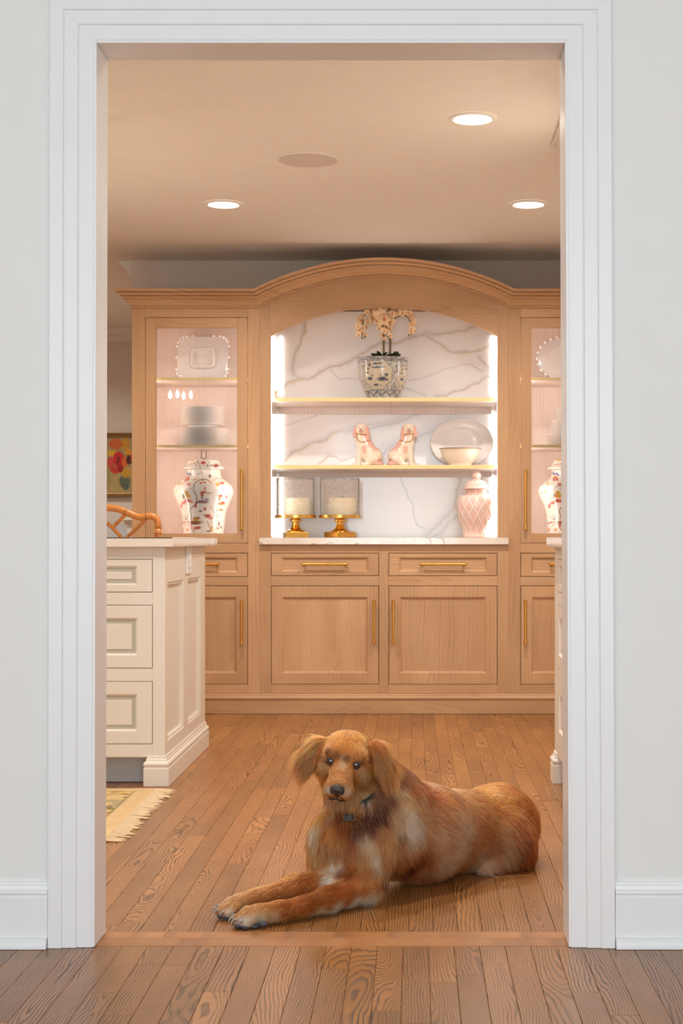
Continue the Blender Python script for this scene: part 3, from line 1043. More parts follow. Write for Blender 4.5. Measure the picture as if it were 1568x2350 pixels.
def prim_sd(P, p):
    if p['t'] == 'c': return sd_cone(P, p['a'], p['b'], p['ra'], p['rb'])
    return sd_ell(P, p['c'], p['r'], p.get('R'))

def prim_box(p):
    if p['t'] == 'c':
        a, b = np.asarray(p['a']), np.asarray(p['b'])
        r = max(p['ra'], p['rb'])
        return np.minimum(a, b) - r, np.maximum(a, b) + r
    r = max(p['r'])
    return np.asarray(p['c']) - r, np.asarray(p['c']) + r

def field(P, prims):
    d = None
    for p in prims:
        e = prim_sd(P, p)
        d = e if d is None else smin(d, e, p.get('k', 0.02))
    return d

def surface_nets(V, origin, h):
    s = V < 0
    nx, ny, nz = V.shape
    cnt = np.zeros((nx - 1, ny - 1, nz - 1), dtype=np.int32)
    for dx in (0, 1):
        for dy in (0, 1):
            for dz in (0, 1):
                cnt += s[dx:nx - 1 + dx, dy:ny - 1 + dy, dz:nz - 1 + dz]
    act = (cnt > 0) & (cnt < 8)
    I = np.argwhere(act)
    idx = np.full(act.shape, -1, dtype=np.int64)
    idx[act] = np.arange(len(I))
    acc = np.zeros((len(I), 3)); num = np.zeros(len(I))
    corners = [(dx, dy, dz) for dx in (0, 1) for dy in (0, 1) for dz in (0, 1)]
    for c0 in corners:
        for ax in range(3):
            if c0[ax]: continue
            c1 = list(c0); c1[ax] = 1
            v0 = V[I[:, 0] + c0[0], I[:, 1] + c0[1], I[:, 2] + c0[2]]
            v1 = V[I[:, 0] + c1[0], I[:, 1] + c1[1], I[:, 2] + c1[2]]
            m = (v0 < 0) != (v1 < 0)
            t = np.where(m, v0 / np.where(m, v0 - v1, 1), 0)
            p = np.tile(np.array(c0, float), (len(I), 1))
            p[:, ax] += t
            acc[m] += p[m]; num[m] += 1
    verts = (I + acc / num[:, None]) * h + np.asarray(origin)
    quads = []
    for ax in range(3):
        o1, o2 = [(1, 2), (2, 0), (0, 1)][ax]
        sl0 = [slice(None)] * 3; sl1 = [slice(None)] * 3
        sl0[ax] = slice(0, -1); sl1[ax] = slice(1, None)
        a, b = s[tuple(sl0)], s[tuple(sl1)]
        E = np.argwhere(a != b)
        ok = (E[:, o1] > 0) & (E[:, o2] > 0) & (E[:, o1] < V.shape[o1] - 1) & (E[:, o2] < V.shape[o2] - 1)
        E = E[ok]
        inside = a[E[:, 0], E[:, 1], E[:, 2]]
        def cell(d1, d2):
            q = E.copy(); q[:, o1] += d1; q[:, o2] += d2
            return idx[q[:, 0], q[:, 1], q[:, 2]]
        Q = np.stack([cell(-1, -1), cell(0, -1), cell(0, 0), cell(-1, 0)], 1)
        Q[~inside] = Q[~inside][:, ::-1]
        quads.append(Q)
    return verts, np.vstack(quads)

def sdf_mesh(prims, h, pad=0.015, zmin=None, extra=None):
    lo = np.min([prim_box(p)[0] for p in prims], 0) - pad
    hi = np.max([prim_box(p)[1] for p in prims], 0) + pad
    n = np.ceil((hi - lo) / h).astype(int) + 1
    ax = [lo[i] + h * np.arange(n[i]) for i in range(3)]
    V = np.full(tuple(n), 0.25)
    first = True
    # evaluate primitive by primitive inside its own neighbourhood
    for p in prims:
        a, b = prim_box(p)
        k = p.get('k', 0.02)
        m = 3 * k + 0.02
        i0 = np.clip(np.floor((a - m - lo) / h).astype(int), 0, n - 1)
        i1 = np.clip(np.ceil((b + m - lo) / h).astype(int) + 1, 1, n)
        G = np.stack(np.meshgrid(*[ax[j][i0[j]:i1[j]] for j in range(3)], indexing='ij'), -1)
        sl = tuple(slice(i0[j], i1[j]) for j in range(3))
        V[sl] = smin(V[sl], prim_sd(G, p), k)
    if zmin is not None:
        Z = ax[2][None, None, :]
        V = np.maximum(V, zmin - Z + 0 * V)
    return surface_nets(V, lo, h)

def C_(a, b, ra, rb=None, **kw):
    return dict(t='c', a=np.array(a, float), b=np.array(b, float), ra=ra, rb=ra if rb is None else rb, **kw)
def E_(c, r, **kw):
    return dict(t='e', c=np.array(c, float), r=np.array(r, float), **kw)

# ---------------------------------------------------------------- things in the hutch
YI = 8.33
KI = YI / F_PX

def prof_px(pts, pz0, base_z):
    """[(half width px, py)] -> [(r, z above base)]; py read at depth YI"""
    return [(w * KI, CAM_H - (py - CY) * KI - base_z) for w, py in pts]

def smooth_prof(pts, n):
    """Catmull-Rom through profile points"""
    P = np.array(pts, float)
    d = np.concatenate([[0], np.cumsum(np.sqrt((np.diff(P, axis=0) ** 2).sum(1)))])
    t = np.linspace(0, d[-1], n)
    Q = np.vstack([2 * P[0] - P[1], P, 2 * P[-1] - P[-2]])
    out = []
    for v in t:
        i = min(np.searchsorted(d, v, 'right') - 1, len(P) - 2)
        u = (v - d[i]) / max(d[i + 1] - d[i], 1e-9)
        p0, p1, p2, p3 = Q[i:i + 4]
        out.append(0.5 * (2 * p1 + (p2 - p0) * u + (2 * p0 - 5 * p1 + 4 * p2 - p3) * u * u + (3 * p1 - p0 - 3 * p2 + p3) * u ** 3))
    return np.array(out)

def painted_lathe(name, parent, c, prof, seg, colorf, mat, dispf=None, cap_bottom=True):
    """prof (m,2); colorf(theta, z, r)->(n,3); theta = 0 faces the camera (-Y), grows to the right"""
    m = len(prof)
    th = np.linspace(-PI, PI, seg, endpoint=False)
    T, R_ = np.meshgrid(th, prof[:, 0]); _, Z = np.meshgrid(th, prof[:, 1])
    if dispf is not None: R_ = R_ + dispf(T.ravel(), Z.ravel()).reshape(R_.shape)
    P = np.stack([c[0] + R_ * np.sin(T), c[1] - R_ * np.cos(T), c[2] + Z], -1).reshape(-1, 3)
    q = grid_quads(m, seg, True)
    C = colorf(T.ravel(), Z.ravel(), R_.ravel())
    n0 = len(P)
    P = np.vstack([P, [[c[0], c[1], c[2] + prof[0, 1]], [c[0], c[1], c[2] + prof[-1, 1]]]])
    C = np.vstack([C, C[:1], C[-1:]])
    j = np.arange(seg); k = (j + 1) % seg
    capb = np.stack([np.full(seg, n0), k, j, np.full(seg, n0)], 1)
    o_ = (m - 1) * seg
    capt = np.stack([np.full(seg, n0 + 1), o_ + j, o_ + k, np.full(seg, n0 + 1)], 1)
    me_q = q
    # caps as degenerate-free triangles are added through a second pass
    ob = mesh_np(name, P, me_q, parent, mat, smooth=True, color=C, origin=(c[0], c[1], c[2]))
    return ob

# --- potted orchid
M['pot'] = painted('blue_and_cream_glazed_pot', 0.25, coat=0.6)
def pot_colors(T, Z, R_):
    zx = 740 + 430 * np.sin(np.clip(T, -PI / 2, PI / 2))
    py = CY - (Z + Z_SH1 - CAM_H) / KI
    zy = (py - 680) * 7.467
    zx = np.where(np.abs(T) > PI / 2, 740 + 430 * np.sin(T) * 0.98, zx)
    s = np.clip(T, -PI, PI) * 430
    P = np.stack([s, zy], 1)
    cream, blue, mid_ = lin(196, 187, 172), (72, 82, 98), (120, 124, 130)
    base = np.tile(np.asarray(cream), (len(P), 1))
    # scrollwork outside the medallions
    w = P + 26 * np.stack([vnoise(P, 1 / 40, 5), vnoise(P, 1 / 40, 6)], 1)
    g = vnoise(w, 1 / 26, 7)
    g2 = vnoise(w, 1 / 15, 9)
    scroll = smooth01((0.15 - np.abs(g - 0.5)) / 0.05) * (g2 > 0.33)
    # medallions at the front and round the sides
    per = 2 * PI * 430 / 4
    sm = (s + 90 + per / 2) % per - per / 2
    an = np.arctan2((zy - 1375) / 245, sm / 265)
    rr = np.sqrt(((zy - 1375) / 245) ** 2 + (sm / 265) ** 2) * (1 + 0.05 * np.cos(8 * an))
    inside = rr < 1.0
    scroll = np.where(rr < 1.09, 0, scroll)
    band = (zy < 1150) | (zy > 1640)
    C = base * (1 - 0.85 * scroll[:, None]) + np.asarray(lin(*blue)) * 0.85 * scroll[:, None]
    ringm = smooth01(1.6 - np.abs(rr - 1.045) / 0.022)[:, None]
    C = C * (1 - ringm) + np.asarray(lin(*mid_)) * ringm
    C[inside] = np.asarray(lin(202, 186, 160))
    Q = np.stack([sm + 650, zy], 1)
    feats = []
    for x, y, rx, ry in ((620, 1200, 45, 20), (700, 1195, 40, 14), (630, 1260, 80, 16), (740, 1255, 45, 16), (510, 1215, 24, 30), (480, 1280, 22, 18), (460, 1345, 34, 14), (555, 1395, 30, 9), (705, 1390, 14, 10),
                         (815, 1385, 34, 26), (500, 1445, 60, 24), (735, 1455, 90, 34), (830, 1470, 30, 14), (615, 1480, 10, 8), (610, 1550, 54, 18), (710, 1560, 14, 10)):
        feats.append(('blob', (x, y), (rx, ry), (78, 90, 104), 0.5))
        feats.append(('blob', (x + rx * .2, y - ry * .5), (rx * .45, ry * .5), (60, 70, 88), 0.5))
    C2 = paint(Q[inside], feats, C[inside])
    C[inside] = C2
    # borders
    for y, wd in ((1078, 16), (1118, 10), (1150, 12), (1640, 12)):
        m_ = smooth01(1.4 - np.abs(zy - y) / (wd * 0.6))[:, None] * 0.8
        C = C * (1 - m_) + np.asarray(lin(96, 100, 108)) * m_
    low = zy > 1650
    wv = np.abs(((s + 900) % 220) - 110) * 0.7 + 1650
    m_ = (smooth01(1.3 - np.abs(zy - wv) / 16) * low)[:, None]
    C = C * (1 - m_) + np.asarray(lin(84, 92, 104)) * m_
    rim = ((zy < 1140) & (zy > 1082))
    m_ = (rim * (vnoise(P, 1 / 22, 3) > 0.5))[:, None] * 0.5
    return C * (1 - m_) + np.asarray(lin(104, 108, 116)) * m_
potx = (878.5 - CX) * KI
orchid = empty('potted_orchid', (potx, YI, Z_SH1))
tag(orchid, 'peach orchid in a blue and cream painted bowl on the top niche shelf', 'potted plant')
pp = prof_px([(36, 918.7), (37.5, 910), (43, 898), (49, 885), (54, 868), (56.5, 850), (57, 834), (57.5, 830), (59.6, 827), (59.6, 824), (57, 823), (55, 826), (53, 845)], None, Z_SH1)
pp[0] = (pp[0][0], 0.0006)
painted_lathe('pot', orchid, (potx, YI, Z_SH1), smooth_prof(pp, 150), 260, pot_colors, M['pot'])
B().lathe((potx, YI, Z_SH1), [(0.001, 0.185), (0.122, 0.187), (0.122, 0.18), (0.001, 0.178)], 32).done('soil', orchid, plain('dark_moss', lin(70, 60, 40), 0.9, var=0.3, nscale=90, bump=0.6), smooth=True)
M['stem'] = plain('orchid_stem', lin(112, 98, 52), 0.5, var=0.15, nscale=40)
M['leaf'] = plain('orchid_leaf', lin(34, 52, 26), 0.35, var=0.2, nscale=30)
M['petal'] = plain('peach_petal', lin(255, 220, 176), 0.55, var=0.06, nscale=120, **{'Subsurface Weight': 0.0})
M['lip'] = plain('orange_orchid_lip', lin(232, 138, 84), 0.5, var=0.15, nscale=150)
def oz(zx, zy, dy=0.0):
    return at(780 + zx / 7.467, 680 + zy / 7.467, YI + dy)
def curve_pts(pts, n=24):
    return [Vector(p) for p in smooth_prof([tuple(p) for p in pts], n)] if len(pts[0]) == 2 else cr3(pts, n)
def cr3(pts, n):
    P = np.array([tuple(p) for p in pts], float)
    d = np.concatenate([[0], np.cumsum(np.sqrt((np.diff(P, axis=0) ** 2).sum(1)))])
    Q = np.vstack([2 * P[0] - P[1], P, 2 * P[-1] - P[-2]])
    out = []
    for v in np.linspace(0, d[-1], n):
        i = min(np.searchsorted(d, v, 'right') - 1, len(P) - 2)
        u = (v - d[i]) / max(d[i + 1] - d[i], 1e-9)
        p0, p1, p2, p3 = Q[i:i + 4]
        out.append(Vector(0.5 * (2 * p1 + (p2 - p0) * u + (2 * p0 - 5 * p1 + 4 * p2 - p3) * u * u + (3 * p1 - p0 - 3 * p2 + p3) * u ** 3)))
    return out
st1 = [(745, 1060), (750, 900), (750, 760), (742, 560), (715, 380), (650, 280), (560, 240), (470, 270), (410, 360), (395, 500), (385, 690)]
st2 = [(868, 1060), (865, 800), (868, 600), (880, 480), (950, 380), (1060, 325), (1150, 340), (1205, 420), (1215, 520), (1195, 650)]
st3 = [(755, 700), (730, 520), (720, 430), (760, 340), (830, 420), (800, 560), (760, 720)]
for s_, dy in ((st1, -0.01), (st2, 0.01), (st3, -0.04)):
    B().tube(cr3([oz(x, y, dy) for x, y in s_], 40), 0.0032, 8).done('stem', orchid, M['stem'], smooth=True)
for pts, r in (([(868, 1060), (862, 600), (850, 172)], 0.004), ([(752, 1060), (752, 740)], 0.0062), ([(862, 1060), (866, 700)], 0.0062)):
    B().tube([oz(x, y, 0.006) for x, y in pts], r, 8).done('stake', orchid, M['stem'], smooth=True)
def leaf_mesh(parent, base, tip, w, droop):
    base, tip = Vector(base), Vector(tip)
    d = tip - base
    side = d.cross(Vector((0, -1, 0.25))).normalized()
    nrm = side.cross(d).normalized()
    b = B()
    rows = []
    for i in range(9):
        t = i / 8
        ww = w * (math.sin(PI * min(1, t * 0.93 + 0.07)) ** 0.7) + 0.0008
        p = base + d * t + nrm * droop * math.sin(PI * t)
        rows.append([p + side * ww * u - nrm * 0.006 * (abs(u) ** 1.5) * -1 for u in (-1, -0.5, 0, 0.5, 1)])
    back = [[q + nrm * 0.0012 for q in row] for row in rows]
    b.grid(rows); b.grid([r[::-1] for r in back])
    return b.done('leaf', parent, M['leaf'], smooth=True)
for a, c, w, dr, dy in (((700, 1070), (520, 985), 0.010, 0.006, -0.05), ((700, 1070), (635, 930), 0.013, 0.004, -0.03), ((720, 1070), (835, 955), 0.008, 0.004, -0.06), ((780, 1075), (960, 1010), 0.013, 0.008, -0.05),
                        ((880, 1085), (1060, 1000), 0.017, 0.015, -0.04), ((900, 1080), (1000, 960), 0.014, 0.012, 0.02), ((640, 1060), (560, 1010), 0.010, 0.006, 0.02)):
    leaf_mesh(orchid, oz(*a, 0.0), oz(*c, dy), w, dr)
def blossom_mesh():
    b = B()
    for k in range(5):
        a = PI / 2 + 2 * PI * k / 5
        L, w = (1.0, 0.42) if k in (1, 4) else (0.92, 0.30)
        if k in (1, 4): w = 0.52
        rows = []
        for i in range(6):
            t = i / 5
            ww = w * math.sin(PI * (0.08 + 0.88 * t)) ** 0.8
            r = 0.08 + L * 0.95 * t
            y = -0.25 + 0.30 * t * t * (1 if k % 2 else 1.3)
            row = []
            for u in (-1, 0, 1):
                x_, z_ = r, ww * u
                row.append((x_ * math.cos(a) - z_ * math.sin(a), y - 0.10 * (1 - abs(u)) - 0.05, x_ * math.sin(a) + z_ * math.cos(a)))
            rows.append(row)
        b.grid(rows)
    b.sphere((0, -0.34, -0.10), (0.20, 0.24, 0.26), 8, 6, mi=1)
    b.sphere((0, -0.40, -0.26), (0.12, 0.10, 0.12), 8, 5, mi=1)
    bm = b.bm
    me = bpy.data.meshes.new('blossom')
    bm.to_mesh(me); bm.free()
    me.materials.append(M['petal']); me.materials.append(M['lip'])
    me.polygons.foreach_set('use_smooth', [True] * len(me.polygons))
    return me
BM_ = blossom_mesh()
for zx, zy, r in ((350, 420, 52), (490, 430, 50), (385, 350, 36), (320, 500, 46), (430, 530, 44), (345, 590, 48), (322, 655, 38), (432, 660, 38), (300, 545, 34), (470, 270, 40), (540, 280, 52), (605, 275, 48), (585, 400, 48), (540, 340, 40),
                  (685, 310, 92), (745, 400, 92), (890, 430, 60), (835, 330, 56), (690, 540, 50), (755, 590, 48), (860, 545, 46), (730, 672, 42), (862, 672, 42), (775, 725, 28), (655, 430, 52), (800, 500, 44), (820, 610, 34),
                  (1060, 285, 54), (1090, 222, 40), (1182, 285, 46), (1228, 350, 44), (1262, 402, 42), (1228, 490, 44), (1272, 445, 34), (1242, 552, 42), (1228, 612, 42), (905, 300, 50), (965, 305, 44), (1285, 595, 26), (1140, 270, 36)):
    o = bpy.data.objects.new('blossom', BM_)
    COL.objects.link(o)
    o.parent = orchid
    p = oz(zx, zy, rnd.uniform(-0.055, 0.01) - (0.02 if r > 80 else 0))
    o.location = p - Vector(orchid['wloc'])
    k = r / 7.467 * KI * 1.5
    o.scale = (k, k, k)
    o.rotation_euler = (rnd.uniform(-0.35, 0.5), rnd.uniform(-0.4, 0.4), rnd.uniform(-0.7, 0.7))
M['bud'] = plain('green_bud', lin(92, 100, 50), 0.5, var=0.1)
for zx, zy in ((385, 712), (432, 695), (1182, 668), (770, 745), (822, 692), (1232, 652)):
    p = oz(zx, zy, -0.03)
    B().sphere(tuple(p), (0.0042, 0.0042, 0.0062), 8, 6).done('bud', orchid, M['bud'], smooth=True)

# --- overexposed end of the top shelf, its glare built as white block and peg
e = empty('shelf_end_glare', (hx(626), HB + 0.05, Z_SH1))
tag(e, 'tiny white block and brass peg for the overexposed left end of the top niche shelf', 'shelf end')
B().box(hx(623), hx(629.5), HB + 0.04, HB + 0.06, Z_SH1 + 0.0005, Z_SH1 + 0.042, bev=0.002).done('block', e, M['white'])
B().tube([(hx(631), HB + 0.05, Z_SH1 + 0.0005), (hx(631), HB + 0.05, Z_SH1 + 0.022), (hx(631.3), HB + 0.05, Z_SH1 + 0.026), (hx(631.3), HB + 0.05, Z_SH1 + 0.036)], [0.0022, 0.0022, 0.0042, 0.0036], 10).done('peg', e, M['brass'], smooth=True)

# --- china spaniels
M['china'] = painted('painted_china', 0.16, coat=0.7)
def spaniel(px_c, flip, label):
    """sitting china dog; local frame: x along the body towards the face, y depth, z up; height 0.232"""
    s = 1.0
    pr_ = [
        E_((-0.020, 0, 0.052), (0.055, 0.045, 0.052), k=0.02),              # haunch
        E_((0.012, 0, 0.095), (0.042, 0.040, 0.055), k=0.02),               # belly
        E_((0.034, 0, 0.128), (0.032, 0.034, 0.042), k=0.02),               # chest
        C_((0.034, 0, 0.150), (0.038, -0.004, 0.180), 0.026, 0.026, k=0.02),
        C_((0.046, -0.018, 0.12), (0.050, -0.020, 0.012), 0.017, 0.011, k=0.012),   # front legs
        C_((0.040, 0.016, 0.12), (0.062, 0.012, 0.012), 0.017, 0.011, k=0.012),
        E_((0.058, -0.022, 0.008), (0.020, 0.012, 0.009), k=0.006),
        E_((0.076, 0.010, 0.008), (0.018, 0.012, 0.009), k=0.006),
        C_((-0.030, -0.036, 0.040), (0.012, -0.036, 0.010), 0.024, 0.011, k=0.014),  # hind leg
        E_((0.014, -0.038, 0.009), (0.026, 0.012, 0.010), k=0.008),
        E_((0.038, -0.006, 0.198), (0.029, 0.030, 0.031), k=0.012),         # head
        E_((0.040, -0.030, 0.190), (0.014, 0.022, 0.012), k=0.010),         # muzzle towards the viewer
        E_((0.040, -0.046, 0.194), (0.006, 0.006, 0.005), k=0.003),
        C_((0.010, -0.004, 0.205), (0.006, -0.006, 0.165), 0.010, 0.014, k=0.008),   # ears
        C_((0.066, -0.002, 0.205), (0.072, -0.004, 0.165), 0.010, 0.014, k=0.008),
        E_((-0.048, -0.020, 0.012), (0.032, 0.026, 0.014), k=0.010),        # tail
    ]
    v, q = sdf_mesh(pr_, 0.0032, zmin=0.0)
    X, Y_, Z = v.T
    white, pink, gold, brn = map(np.asarray, (lin(240, 222, 200), lin(228, 172, 156), lin(176, 122, 44), lin(90, 60, 46)))
    C = np.tile(white, (len(v), 1))
    def put(mask, col, a=1.0):
        m = np.clip(mask, 0, 1)[:, None] * a
        C[:] = C * (1 - m) + col * m
    ear = smooth01((0.021 - np.minimum(np.sqrt((X - 0.007) ** 2 + (Y_ + .004) ** 2 + ((Z - .185) * .45) ** 2), np.sqrt((X - 0.070) ** 2 + (Y_ + .003) ** 2 + ((Z - .185) * .45) ** 2))) / 0.004)
    put(ear, pink)
    put(smooth01((0.036 - np.sqrt((X + .052) ** 2 + (Y_ + .02) ** 2 + (Z - .008) ** 2)) / 0.006), pink)
    put(smooth01(((0.030 - X) * 0.9 + (Z - 0.115) * 0.7 - 0.020) / 0.008) * (Z < 0.172) * smooth01((Z - 0.07) / 0.02), pink, 0.85)
    bl = vnoise(v, 38, 4)
    put(smooth01((bl - 0.66) / 0.06) * (Z < 0.13) * (Z > 0.05), pink, 0.8)
    put(smooth01((0.016 - np.sqrt((X - .040) ** 2 + (Y_ + .046) ** 2 + (Z - .184) ** 2)) / 0.006), np.asarray(lin(206, 160, 150)), 0.6)
    put(smooth01((0.0075 - np.sqrt((X - .040) ** 2 + (Y_ + .051) ** 2 + (Z - .193) ** 2)) / 0.003), np.asarray(lin(196, 140, 130)))
    for ex in (0.028, 0.051):
        put(smooth01((0.0042 - np.sqrt((X - ex) ** 2 + (Y_ + .034) ** 2 + (Z - .2055) ** 2)) / 0.002), brn)
    # gilt collar and chain
    cz = 0.168 + 0.10 * (X - 0.038)
    put(smooth01(1.6 - np.abs(Z - cz) / 0.0032) * (Y_ < 0.02) * (np.abs(X - .038) < 0.031), gold)
    ch = np.stack([X, Z], 1)
    d = seg_dist(ch, [(0.060, 0.160), (0.058, 0.140), (0.044, 0.128), (0.020, 0.126), (-0.002, 0.136), (-0.016, 0.142)])
    put(smooth01(1.6 - d / 0.0028) * (Y_ < 0), gold)
    if not flip: pass
    v = v.copy() * s
    if flip:
        v[:, 0] *= -1
        q = q[:, ::-1]
    c = np.array([(px_c - CX) * KI, YI - 0.01, Z_SH2 + 0.0006])
    o = mesh_np('china_spaniel', v + c, q, None, M['china'], color=C, origin=c)
    return tag(o, label, 'figurine', 'pair of china spaniels')
spaniel(846, True, 'pink and white china spaniel facing left on the middle niche shelf')
spaniel(922, False, 'pink and white china spaniel facing right, next to the white platter')

# --- oval platter leaning on the back, bowl before it
def dish_rows(prof, ax, az, n=72, p=2.0):
    """rings in the x-z plane; prof (scale, depth)"""
    rows = []
    for s_, d in prof:
        ring = []
        for j in range(n):
            a = 2 * PI * j / n
            c, s2 = math.cos(a), math.sin(a)
            ring.append((ax * s_ * math.copysign(abs(c) ** (2 / p), c), d, az * s_ * math.copysign(abs(s2) ** (2 / p), s2)))
        rows.append(ring)
    return rows
def lean_dish(rows, c, tilt):
    Rm = Matrix.Rotation(tilt, 3, 'X')
    return [[Vector(c) + Rm @ Vector(p) for p in r] for r in rows]
YP = 8.455
kp = YP / F_PX
pc = at(1060, 1011.5, YP)
pc.z = Z_SH2 + 56.5 * kp
prof = [(0.002, 0.012), (0.40, 0.012), (0.56, 0.0118), (0.60, 0.010), (0.63, 0.005), (0.66, 0.0015), (0.69, 0.0), (0.72, -0.0006), (0.93, -0.0066), (0.95, -0.0085), (0.985, -0.0105), (1.0, -0.009), (1.002, -0.007), (0.96, -0.003), (0.70, 0.006), (0.62, 0.016), (0.002, 0.018)]
b = B()
b.grid(lean_dish(dish_rows(prof, 72.3 * kp, 56 * kp), pc, math.radians(-9)), close_u=True)
tag(b.done('oval_platter', None, M['porcelain'], smooth=True, angle=None), 'large white oval platter leaning at the back of the middle niche shelf', 'platter')
bc = at(1056.5, 1066, 8.31); bc.z = Z_SH2 + 0.0008
kb = 8.31 / F_PX
M['cremebowl'] = plain('ivory_stoneware', lin(238, 222, 200), 0.3, var=0.03, coat=0.4)
M['browrim'] = plain('brown_glaze_rim', lin(150, 112, 78), 0.35, var=0.1)
bowl = empty('serving_bowl', tuple(bc))
tag(bowl, 'ivory footed bowl with a brown rim in front of the oval platter', 'bowl')
pr_ = [(0.001, 0.006), (26 * kb, 0.0), (27 * kb, 0.001), (27 * kb, 0.014), (32 * kb, 0.020), (41 * kb, 0.046), (46 * kb, 0.082), (48.5 * kb, 0.0915), (47.6 * kb, 0.092), (45 * kb, 0.083), (40 * kb, 0.048), (30 * kb, 0.024), (0.001, 0.020)]
B().lathe(bc, smooth_prof(pr_, 50), 56, cap=False).done('body', bowl, M['cremebowl'], smooth=True, angle=None)
B().lathe(bc, [(48.6 * kb, 0.0895), (49.4 * kb, 0.0915), (48.2 * kb, 0.0937), (47.2 * kb, 0.0918)], 56, cap=False).done('rim', bowl, M['browrim'], smooth=True, angle=None)

# --- candle stands
M['seeded'] = glass_pane('seeded_glass', (0.98, 0.97, 0.96), 0.25, 1.06, frost=0.8)
M['rimdark'] = plain('dark_glass_rim', lin(96, 78, 70), 0.3)
def candle_stand(pxc, half_tray, half_glass, base_half, rot, cand, Y, label, clabel):
    k = Y / F_PX
    x = (pxc - CX) * k
    z = lambda py: CAM_H - (py - CY) * k
    e = empty('candle_stand', (x, Y, Z_TOP))
    tag(e, label, 'candle holder', 'brass candle stands with glass shades')
    hb = base_half * k
    b = B()
    cz = Z_TOP + 0.0006
    h = z(1221) - cz
    c, s_ = math.cos(rot), math.sin(rot)
    b.box(-hb, hb, -hb, hb, 0, h, bev=0.003, seg=2)
    for v in b.bm.verts:
        v.co = Vector((x + v.co.x * c - v.co.y * s_, Y + v.co.x * s_ + v.co.y * c, cz + v.co.z))
    b.done('base', e, M['brass'])
    pr_ = [(22 * k, z(1221) + 0.0002), (20 * k, z(1218)), (13 * k, z(1214)), (9 * k, z(1206)), (8 * k, z(1200)), (8 * k, z(1198)), (12.5 * k, z(1197)), (13.5 * k, z(1194)), (12.5 * k, z(1191)), (9 * k, z(1190)), (9 * k, z(1189))]
    B().lathe((x, Y, 0), smooth_prof([(r, zz) for r, zz in pr_], 40), 36).done('stem', e, M['brass'], smooth=True)
    B().lathe((x, Y, 0), [(0.001, z(1189)), (half_tray * k - 0.002, z(1189)), (half_tray * k, z(1188.3)), (half_tray * k, z(1182.6)), (half_tray * k - 0.002, z(1182)), (0.001, z(1182))], 56).done('tray', e, M['brass'], smooth=True)
    g = half_glass * k
    zt, zb = z(1099), z(1182) + 0.0004
    gs = B().lathe((x, Y, 0), [(g, zb), (g, zt), (g - 0.003, zt), (g - 0.003, zb)], 56, cap=False).done('glass_shade', e, M['seeded'], smooth=True)
    B().lathe((x, Y, 0), [(g + 0.0004, zt), (g + 0.0002, zt + 0.0022), (g - 0.003, zt + 0.0022), (g - 0.0034, zt)], 56, cap=False).done('rim', gs, M['rimdark'], smooth=True)
    cx0 = (cand[0] - CX) * k
    cr = cand[1] * k
    ce = empty('pillar_candle', (cx0, Y, zb))
    tag(ce, clabel, 'candle', 'pillar candles in the glass shades')
    B().lathe((cx0, Y, zb), [(cr, 0), (cr, z(1143) - zb - 0.003), (cr - 0.003, z(1143) - zb), (cr * 0.6, z(1143) - zb - 0.003), (0.001, z(1143) - zb - 0.004)], 40).done('wax', ce, M['wax'], smooth=True)
    B().tube([(cx0, Y, z(1143) - 0.006), (cx0 + 0.001, Y, z(1143) + 0.010)], 0.0015, 6).done('wick', ce, M['dark'])
candle_stand(678.5, 47.5, 43.5, 26, 0.25, (682, 29), 8.29, 'brass candle stand with a seeded glass shade nearest the left end of the ledge', 'ivory pillar candle in the left seeded glass shade')
candle_stand(780.2, 48.2, 45, 26, 0.72, (786, 31), 8.29, 'brass candle stand with a seeded glass shade, right of its twin', 'ivory pillar candle in the right seeded glass shade')

# --- pink lattice ginger jar
M['pinkjar'] = painted('pink_lattice_glaze', 0.18, coat=0.6)
YG = 8.21
KG = YG / F_PX
jx = (1094 - CX) * KG
jar = empty('ginger_jar', (jx, YG, Z_TOP))
tag(jar, 'pale pink ginger jar with raised white lattice on the marble ledge', 'jar')
gz = lambda py: CAM_H - (py - CY) * KG - Z_TOP
def lattice(T, Z):
    n_ = 14
    a = (T * n_ / (2 * PI) + Z * 12.7) % 1.0
    b2 = (T * n_ / (2 * PI) - Z * 12.7) % 1.0
    d = np.minimum(np.abs(a - 0.5), np.abs(b2 - 0.5))
    return smooth01((0.085 - d) / 0.05)
pr_ = smooth_prof([(31 * KG, 0.0008), (32 * KG, gz(1231)), (30.5 * KG, gz(1224)), (33 * KG, gz(1212)), (40 * KG, gz(1190)), (43.3 * KG, gz(1172)), (44.4 * KG, gz(1160)), (42.5 * KG, gz(1148)), (36 * KG, gz(1138)), (26 * KG, gz(1133)), (24 * KG, gz(1130)), (24 * KG, gz(1123))], 150)
msk = lambda Z: smooth01((Z - gz(1228)) / 0.01) * smooth01((gz(1134) - Z) / 0.008)
def jcol(T, Z, R_):
    a = (lattice(T, Z) * msk(Z))[:, None]
    return np.asarray(lin(242, 204, 190)) * (1 - a) + np.asarray(lin(250, 238, 232)) * a
painted_lathe('body', jar, (jx, YG, Z_TOP), pr_, 240, jcol, M['pinkjar'], lambda T, Z: 0.0022 * lattice(T, Z) * msk(Z))
pr2 = smooth_prof([(25 * KG, gz(1123.5)), (33 * KG, gz(1122.5)), (33 * KG, gz(1120)), (26 * KG, gz(1117)), (24 * KG, gz(1110)), (18 * KG, gz(1104)), (9 * KG, gz(1101)), (6 * KG, gz(1099)), (9 * KG, gz(1095)), (9.5 * KG, gz(1090)), (7 * KG, gz(1085)), (1.0 * KG, gz(1079.5))], 110)
def lcol(T, Z, R_):
    a = (lattice(T, Z * 1.2) * (Z > gz(1118)))[:, None]
    return np.asarray(lin(242, 204, 190)) * (1 - a) + np.asarray(lin(250, 238, 232)) * a
